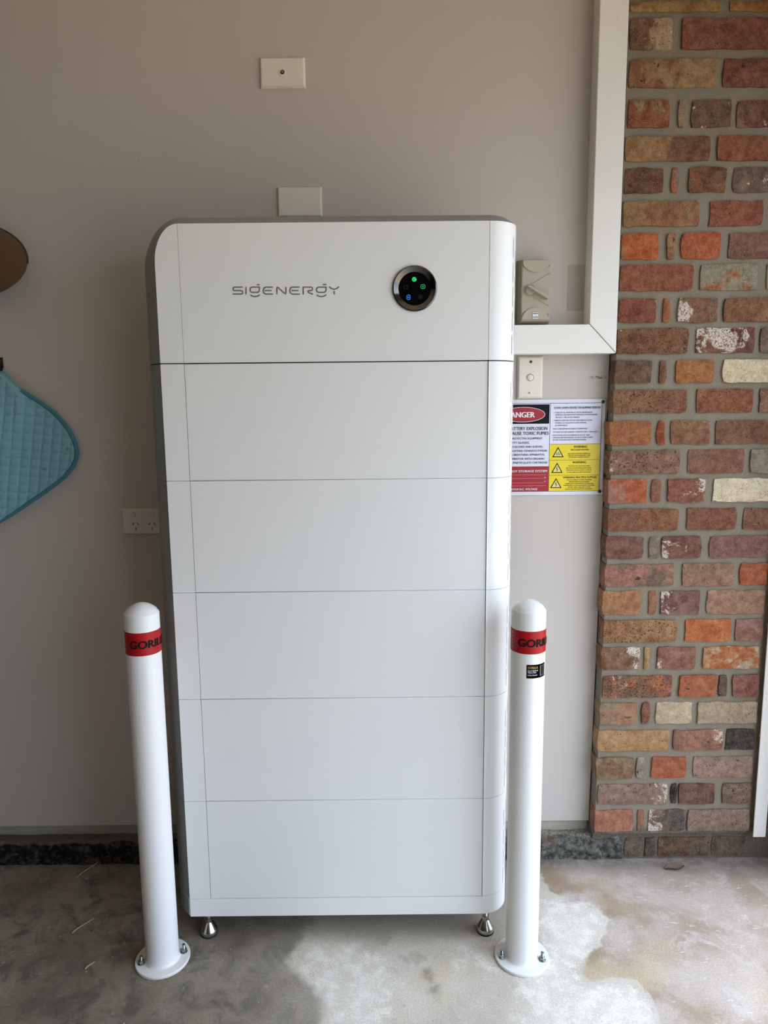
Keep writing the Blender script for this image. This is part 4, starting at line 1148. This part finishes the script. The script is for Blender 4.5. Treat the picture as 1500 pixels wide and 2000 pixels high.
text_block('warning_lettering', [T('WARNING', wx, 1.2515, .0062, .0385, 'C', .015), T('ARC FLASH HAZARD', wx - .001, 1.2440, .0042, .052, 'C', .010), T('ARC FLASH HAZARD OPENING IS', wx - .003, 1.2340, .0030, .064, 'C', .006), T('THE UNIT WHILE ENERGISED, TURN', wx - .003, 1.2288, .0030, .064, 'C', .006), T('OFF BEFORE ACCESSING CIRCUITS', wx - .003, 1.2236, .0030, .058, 'C', .006),
                                 T('WARNING', wx - .002, 1.2075, .0060, .0385, 'C', .015), T('IN FAULT DC ISOLATED AND', wx - .002, 1.1985, .0030, .060, 'C', .006), T('BATTERY SYSTEM ISOLATED AFTER', wx - .003, 1.1925, .0030, .071, 'C', .006), T('5 MINUTES FOR DC SUPPLY OUTPUT', wx - .003, 1.1868, .0030, .071, 'C', .006), T('TO FALL BELOW SAFE VOLTAGES', wx - .003, 1.1808, .0030, .069, 'C', .006),
                                 T('WARNING MULTIPLE SUPPLIES', wx + .001, 1.1650, .0054, .096, 'C', .010), T('ISOLATE ALL SUPPLIES AT THE MAIN SWITCHBOARD', wx, 1.1590, .0030, .071, 'C', .006), T('BEFORE WORKING ON THIS EQUIPMENT', wx, 1.1535, .0030, .058, 'C', .006),
                                 T('NORMAL SUPPLY: MAIN SWITCH IN SWITCHBOARD', wx, 1.1482, .0030, .080, 'C', .006), T('INVERTER SUPPLY: AC ISOLATOR ADJACENT TO INVERTER', wx, 1.1430, .0030, .088, 'C', .006), T('BATTERY SUPPLY: ADJACENT TO UNIT', wx, 1.1378, .0030, .064, 'C', .006), T('ISOLATE BEFORE SERVICING EQUIPMENT', wx, 1.1325, .0030, .078, 'C', .006)], -.0045, M['black'], sign, None, True)
for x, z in ((1.1268, 1.3795), (1.1258, 1.1265)):
    screw_at(sign, x - SX, -.0035, z - SZ, .0052)

# ------------------------------------------------------------------ hat and saddle pad on the left
hat = thing('felt_hat', 'brown felt hat with dark bound rim, hanging on the wall above the blue quilted pad', 'hat', (-.592, .31, 1.768))
HRX, HRZ = .158, .098
def ring_pts(k, nseg=64):
    """Brim rings, from the crown join to the rim: rim dips towards the wall at the top."""
    out_ = []
    for i in range(nseg):
        a_ = 2 * math.pi * i / nseg
        c, s = math.cos(a_), math.sin(a_)
        rx, rz = .062 + (HRX - .062) * k, .058 + (HRZ - .058) * k
        y = -.010 + .022 * k ** 2 * (0.6 + .4 * s) - .012 * math.sin(math.pi * k) * (.6 - .4 * s)
        out_.append((rx * c, y, rz * s))
    return out_
nseg = 64
V, F = [], []
rk = [0, .2, .4, .6, .8, .93, 1.0]
for k in rk: V += ring_pts(k)
for k in rk[::-1]: V += [(x, y + .0035, z) for x, y, z in ring_pts(k)]
nr = len(rk) * 2
for a_ in range(nr):
    b_ = (a_ + 1) % nr
    for i in range(nseg):
        j = (i + 1) % nseg
        F.append((a_ * nseg + i, a_ * nseg + j, b_ * nseg + j, b_ * nseg + i))
brim = add('brim', pyd('brim', V, F, True, 50), M['felt'], hat)
def rim_angle(i):
    a_ = 2 * math.pi * i / 256
    return a_ if a_ < 4.5 else a_ - 2 * math.pi
V, F = [], []
rim = [ring_pts(1.0, 256)[i] for i in range(256) if -.12 < rim_angle(i) < 0] + [ring_pts(1.0, 256)[i] for i in range(256) if 0 <= rim_angle(i) < 2.9]
nseg_rim = len(rim)
for i in range(nseg_rim):
    x, y, z = rim[i]
    n_ = Vector((x / HRX, 0, z / HRZ)).normalized()
    for q in range(8):
        t = 2 * math.pi * q / 8
        V.append((x + n_.x * .0028 * math.cos(t), y + .0018 + .0032 * math.sin(t), z + n_.z * .0028 * math.cos(t)))
for i in range(nseg_rim - 1):
    for q in range(8):
        j, p = i + 1, (q + 1) % 8
        F.append((i * 8 + q, j * 8 + q, j * 8 + p, i * 8 + p))
add('rim_binding', pyd('rim_binding', V, F, True), M['felt_dark'], hat)
V, F = [], []
cr = [(1.0, -.008), (.985, -.03), (.96, -.055), (.93, -.075), (.84, -.092), (.62, -.102), (.32, -.1), (.1, -.096)]
for k, y in cr:
    for i in range(nseg):
        a_ = 2 * math.pi * i / nseg
        pinch = 1 - .12 * (1 - k) * math.cos(2 * a_)
        V.append((.064 * k * math.cos(a_) * pinch, y, .060 * k * math.sin(a_)))
for a_ in range(len(cr) - 1):
    for i in range(nseg):
        j = (i + 1) % nseg
        F.append((a_ * nseg + i, a_ * nseg + j, (a_ + 1) * nseg + j, (a_ + 1) * nseg + i))
F.append(tuple((len(cr) - 1) * nseg + i for i in range(nseg)))
add('crown', pyd('crown', V, F, True, 50), M['felt'], hat)
add('hat_band', lathe('hat_band', [(.0655, .012), (.0662, .013), (.0658, .030), (.0650, .031)], 56, 'Y'), M['felt_dark'], hat)

def coat_hook(x, z, reach, label):
    h = thing('coat_hook', label, 'hook', (x, WY, z))
    add('back_plate', box('back_plate', -.012, .012, -.003, -.0003, -.03, .03, .001, 2), M['hook'], h)
    V, F = [], []
    path = [(0, -.003, 0), (.014, -reach * .5, -.006), (.028, -reach * .85, -.004), (.031, -reach, .010)]
    for p in path:
        for q in range(8):
            t = 2 * math.pi * q / 8
            V.append((p[0] + .0042 * math.cos(t), p[1], p[2] + .0042 * math.sin(t)))
    for a_ in range(len(path) - 1):
        for q in range(8):
            p = (q + 1) % 8
            F.append((a_ * 8 + q, a_ * 8 + p, (a_ + 1) * 8 + p, (a_ + 1) * 8 + q))
    add('arm', pyd('arm', V, F, True), M['hook'], h)
    add('knob', lathe('knob', [(.009 * math.sin(math.pi * k / 10), reach + .006 - .009 * math.cos(math.pi * k / 10)) for k in range(11)], 20, 'Y', (.031, 0, .012), 80), M['hook'], h)
    return h
coat_hook(-.557, 1.487, .052, 'black coat hook with ball end at the top corner of the blue quilted pad')

# quilted saddle pad, hung by one corner and folded over itself
pad = thing('saddle_pad', 'pale blue quilted saddle pad with teal binding, hanging on the wall at the left', 'saddle pad', (-.60, WY, 1.06))
px0, pz0 = -.60, 1.06
edge_r = [(-.552, 1.496), (-.539, 1.478), (-.513, 1.450), (-.490, 1.425), (-.447, 1.398), (-.400, 1.362), (-.368, 1.320), (-.351, 1.281), (-.347, 1.247), (-.362, 1.212), (-.393, 1.180), (-.454, 1.138), (-.514, 1.100), (-.576, 1.062), (-.66, 1.02)]
edge_l = [(-.566, 1.496), (-.60, 1.46), (-.65, 1.40), (-.70, 1.33), (-.74, 1.25), (-.755, 1.15), (-.73, 1.06), (-.67, 1.02)]
def interp(path, z):
    for (xa, za), (xb, zb_) in zip(path, path[1:]):
        if zb_ <= z <= za:
            return xa + (xb - xa) * (za - z) / (za - zb_ + 1e-9)
    return path[0][0] if z > path[0][1] else path[-1][0]
def quilt(x, z, cell=.0262):
    """Height of the quilting: 0 in the stitched lines, 1 in the middle of a cell."""
    u = (x * math.cos(.17) - z * math.sin(.17)) / cell
    v = (x * math.sin(.10) + z * math.cos(.10)) / (cell * .92)
    return (abs(math.sin(math.pi * u)) * abs(math.sin(math.pi * v))) ** .30
fold_x = [(-.549, 1.494), (-.533, 1.473), (-.515, 1.455), (-.498, 1.436), (-.482, 1.410), (-.472, 1.378), (-.470, 1.345), (-.474, 1.30), (-.484, 1.25), (-.50, 1.19), (-.522, 1.125), (-.548, 1.085), (-.60, 1.02)]
def pad_sheet(name, er, el, ybase, mat, thick, nv=170, nu=150):
    zt, zb_ = er[0][1] - .001, max(er[-1][1], el[-1][1]) + .0005
    V, F = [], []
    for j in range(nv + 1):
        z = zt + (zb_ - zt) * j / nv
        xa, xb = interp(el, z), interp(er, z)
        for i in range(nu + 1):
            x = xa + (xb - xa) * i / nu
            e = min(1, min(i, nu - i) / nu * (xb - xa) / .012, 8 * j / nv + .15, 8 * (nv - j) / nv + .15)
            # the sheet doubles over itself: a sharp step near the hook that opens out into a soft wave lower down
            soft = .013 + .15 * max(0, min(1, (1.43 - z) / .22))
            s_ = max(0, min(1, (interp(fold_x, z) - x + soft * .3) / soft))
            step = .016 * s_ * s_ * (3 - 2 * s_)
            wave = .004 * math.sin((x + .52) * 34 + (z - 1.2) * 8) * min(1, (zt - z) / .15) * s_
            V.append((x - px0, ybase - step + wave - thick * (.30 + .70 * quilt(x, z)) * e ** .6 - WY, z - pz0))
    nF = nu + 1
    F = [(j * nF + i, j * nF + i + 1, (j + 1) * nF + i + 1, (j + 1) * nF + i) for j in range(nv) for i in range(nu)]
    b_ = len(V)
    V += [(x, y + .012, z) for x, y, z in V]
    rimi = [i for i in range(nF)] + [j * nF + nu for j in range(1, nv + 1)] + [nv * nF + i for i in range(nu - 1, -1, -1)] + [j * nF for j in range(nv - 1, 0, -1)]
    n = len(rimi)
    F += [(b_ + f[3], b_ + f[2], b_ + f[1], b_ + f[0]) for f in F]
    F += [(rimi[k], b_ + rimi[k], b_ + rimi[(k + 1) % n], rimi[(k + 1) % n]) for k in range(n)]
    return add(name, pyd(name, V, F, True, 70), mat, pad)
pad_sheet('quilted_sheet', edge_r, edge_l, .341, M['pad'], .0095)
def tube(name, pts, r, mat, par, y):
    P = [Vector((x - px0, y - WY, z - pz0)) for x, z in pts]
    Q = []
    for a_, b_ in zip(P, P[1:]):
        for k in range(4):
            Q.append(a_.lerp(b_, k / 4))
    Q.append(P[-1])
    for _ in range(3):
        Q = [Q[0]] + [(Q[i - 1] + Q[i] * 2 + Q[i + 1]) / 4 for i in range(1, len(Q) - 1)] + [Q[-1]]
    V, F = [], []
    for i, p in enumerate(Q):
        t = (Q[min(i + 1, len(Q) - 1)] - Q[max(i - 1, 0)]).normalized()
        n_ = Vector((-t.z, 0, t.x))
        for q in range(10):
            a_ = 2 * math.pi * q / 10
            V.append(tuple(p + n_ * r * math.cos(a_) + Vector((0, 1, 0)) * r * .62 * math.sin(a_)))
    for i in range(len(Q) - 1):
        for q in range(10):
            p = (q + 1) % 10
            F.append((i * 10 + q, i * 10 + p, (i + 1) * 10 + p, (i + 1) * 10 + q))
    return add(name, pyd(name, V, F, True), mat, par)
tube('edge_binding', edge_r[3:], .0062, M['pad_edge'], pad, .3345)
tube('edge_lining', [(x + .002, z + .002) for x, z in edge_r[:6]], .0045, M['pad_line'], pad, .340)

# ------------------------------------------------------------------ litter on the floor
def straw(p0, p1, r, label, z0=.002, z1=None):
    a_, b_ = Vector((p0[0], p0[1], z0)), Vector((p1[0], p1[1], z1 if z1 is not None else z0))
    d = (b_ - a_)
    n_ = Vector((-d.y, d.x, 0)).normalized()
    V, F = [], []
    K = 6
    for k in range(K + 1):
        t = k / K
        p = a_.lerp(b_, t) + n_ * .0015 * math.sin(t * 5) + Vector((0, 0, 0))
        rad = r * (1 - .35 * t)
        for q in range(6):
            an = 2 * math.pi * q / 6
            V.append(tuple(p + n_ * rad * math.cos(an) + Vector((0, 0, 1)) * rad * math.sin(an)))
    for k in range(K):
        for q in range(6):
            F.append((k * 6 + q, k * 6 + (q + 1) % 6, (k + 1) * 6 + (q + 1) % 6, (k + 1) * 6 + q))
    F += [tuple(range(6))[::-1], tuple(K * 6 + q for q in range(6))]
    o = add('straw', pyd('straw', V, F, True, 60), M['straw'])
    o['label'], o['category'] = label, 'straw'
    return o
straw((-.412, .262), (-.372, .318), .0016, 'dry straw lying against the dark kerb left of the white bollard', .0018, .012)
straw((-.328, .038), (-.293, .093), .0020, 'pale dry straw on the concrete left of the white bollard', .002)
straw((-.243, -.087), (-.230, -.062), .0018, 'short pale straw on the concrete, nearest the front of the floor', .0018)
V, F = [], []
for k in range(9):
    t = k / 8
    w_ = .011 * math.sin(math.pi * t) ** .8
    x = 1.335 + .062 * t
    y = .272 + .012 * t
    for q in (-1, 0, 1):
        V.append((x + q * w_ * -.2, y + q * w_, .0035 + (.004 * abs(q)) + .002 * math.sin(7 * t)))
for k in range(8):
    for q in range(2):
        F.append((k * 3 + q, k * 3 + q + 1, k * 3 + q + 4, k * 3 + q + 3))
n0 = len(V)
V += [(x, y, z - .0012) for x, y, z in V]
F += [tuple(n0 + i for i in f[::-1]) for f in F]
lf = add('dry_leaf', pyd('dry_leaf', V, F, True), M['leaf'])
lf['label'], lf['category'] = 'dry brown leaf on the concrete at the foot of the brick pier', 'leaf'

build_texts()
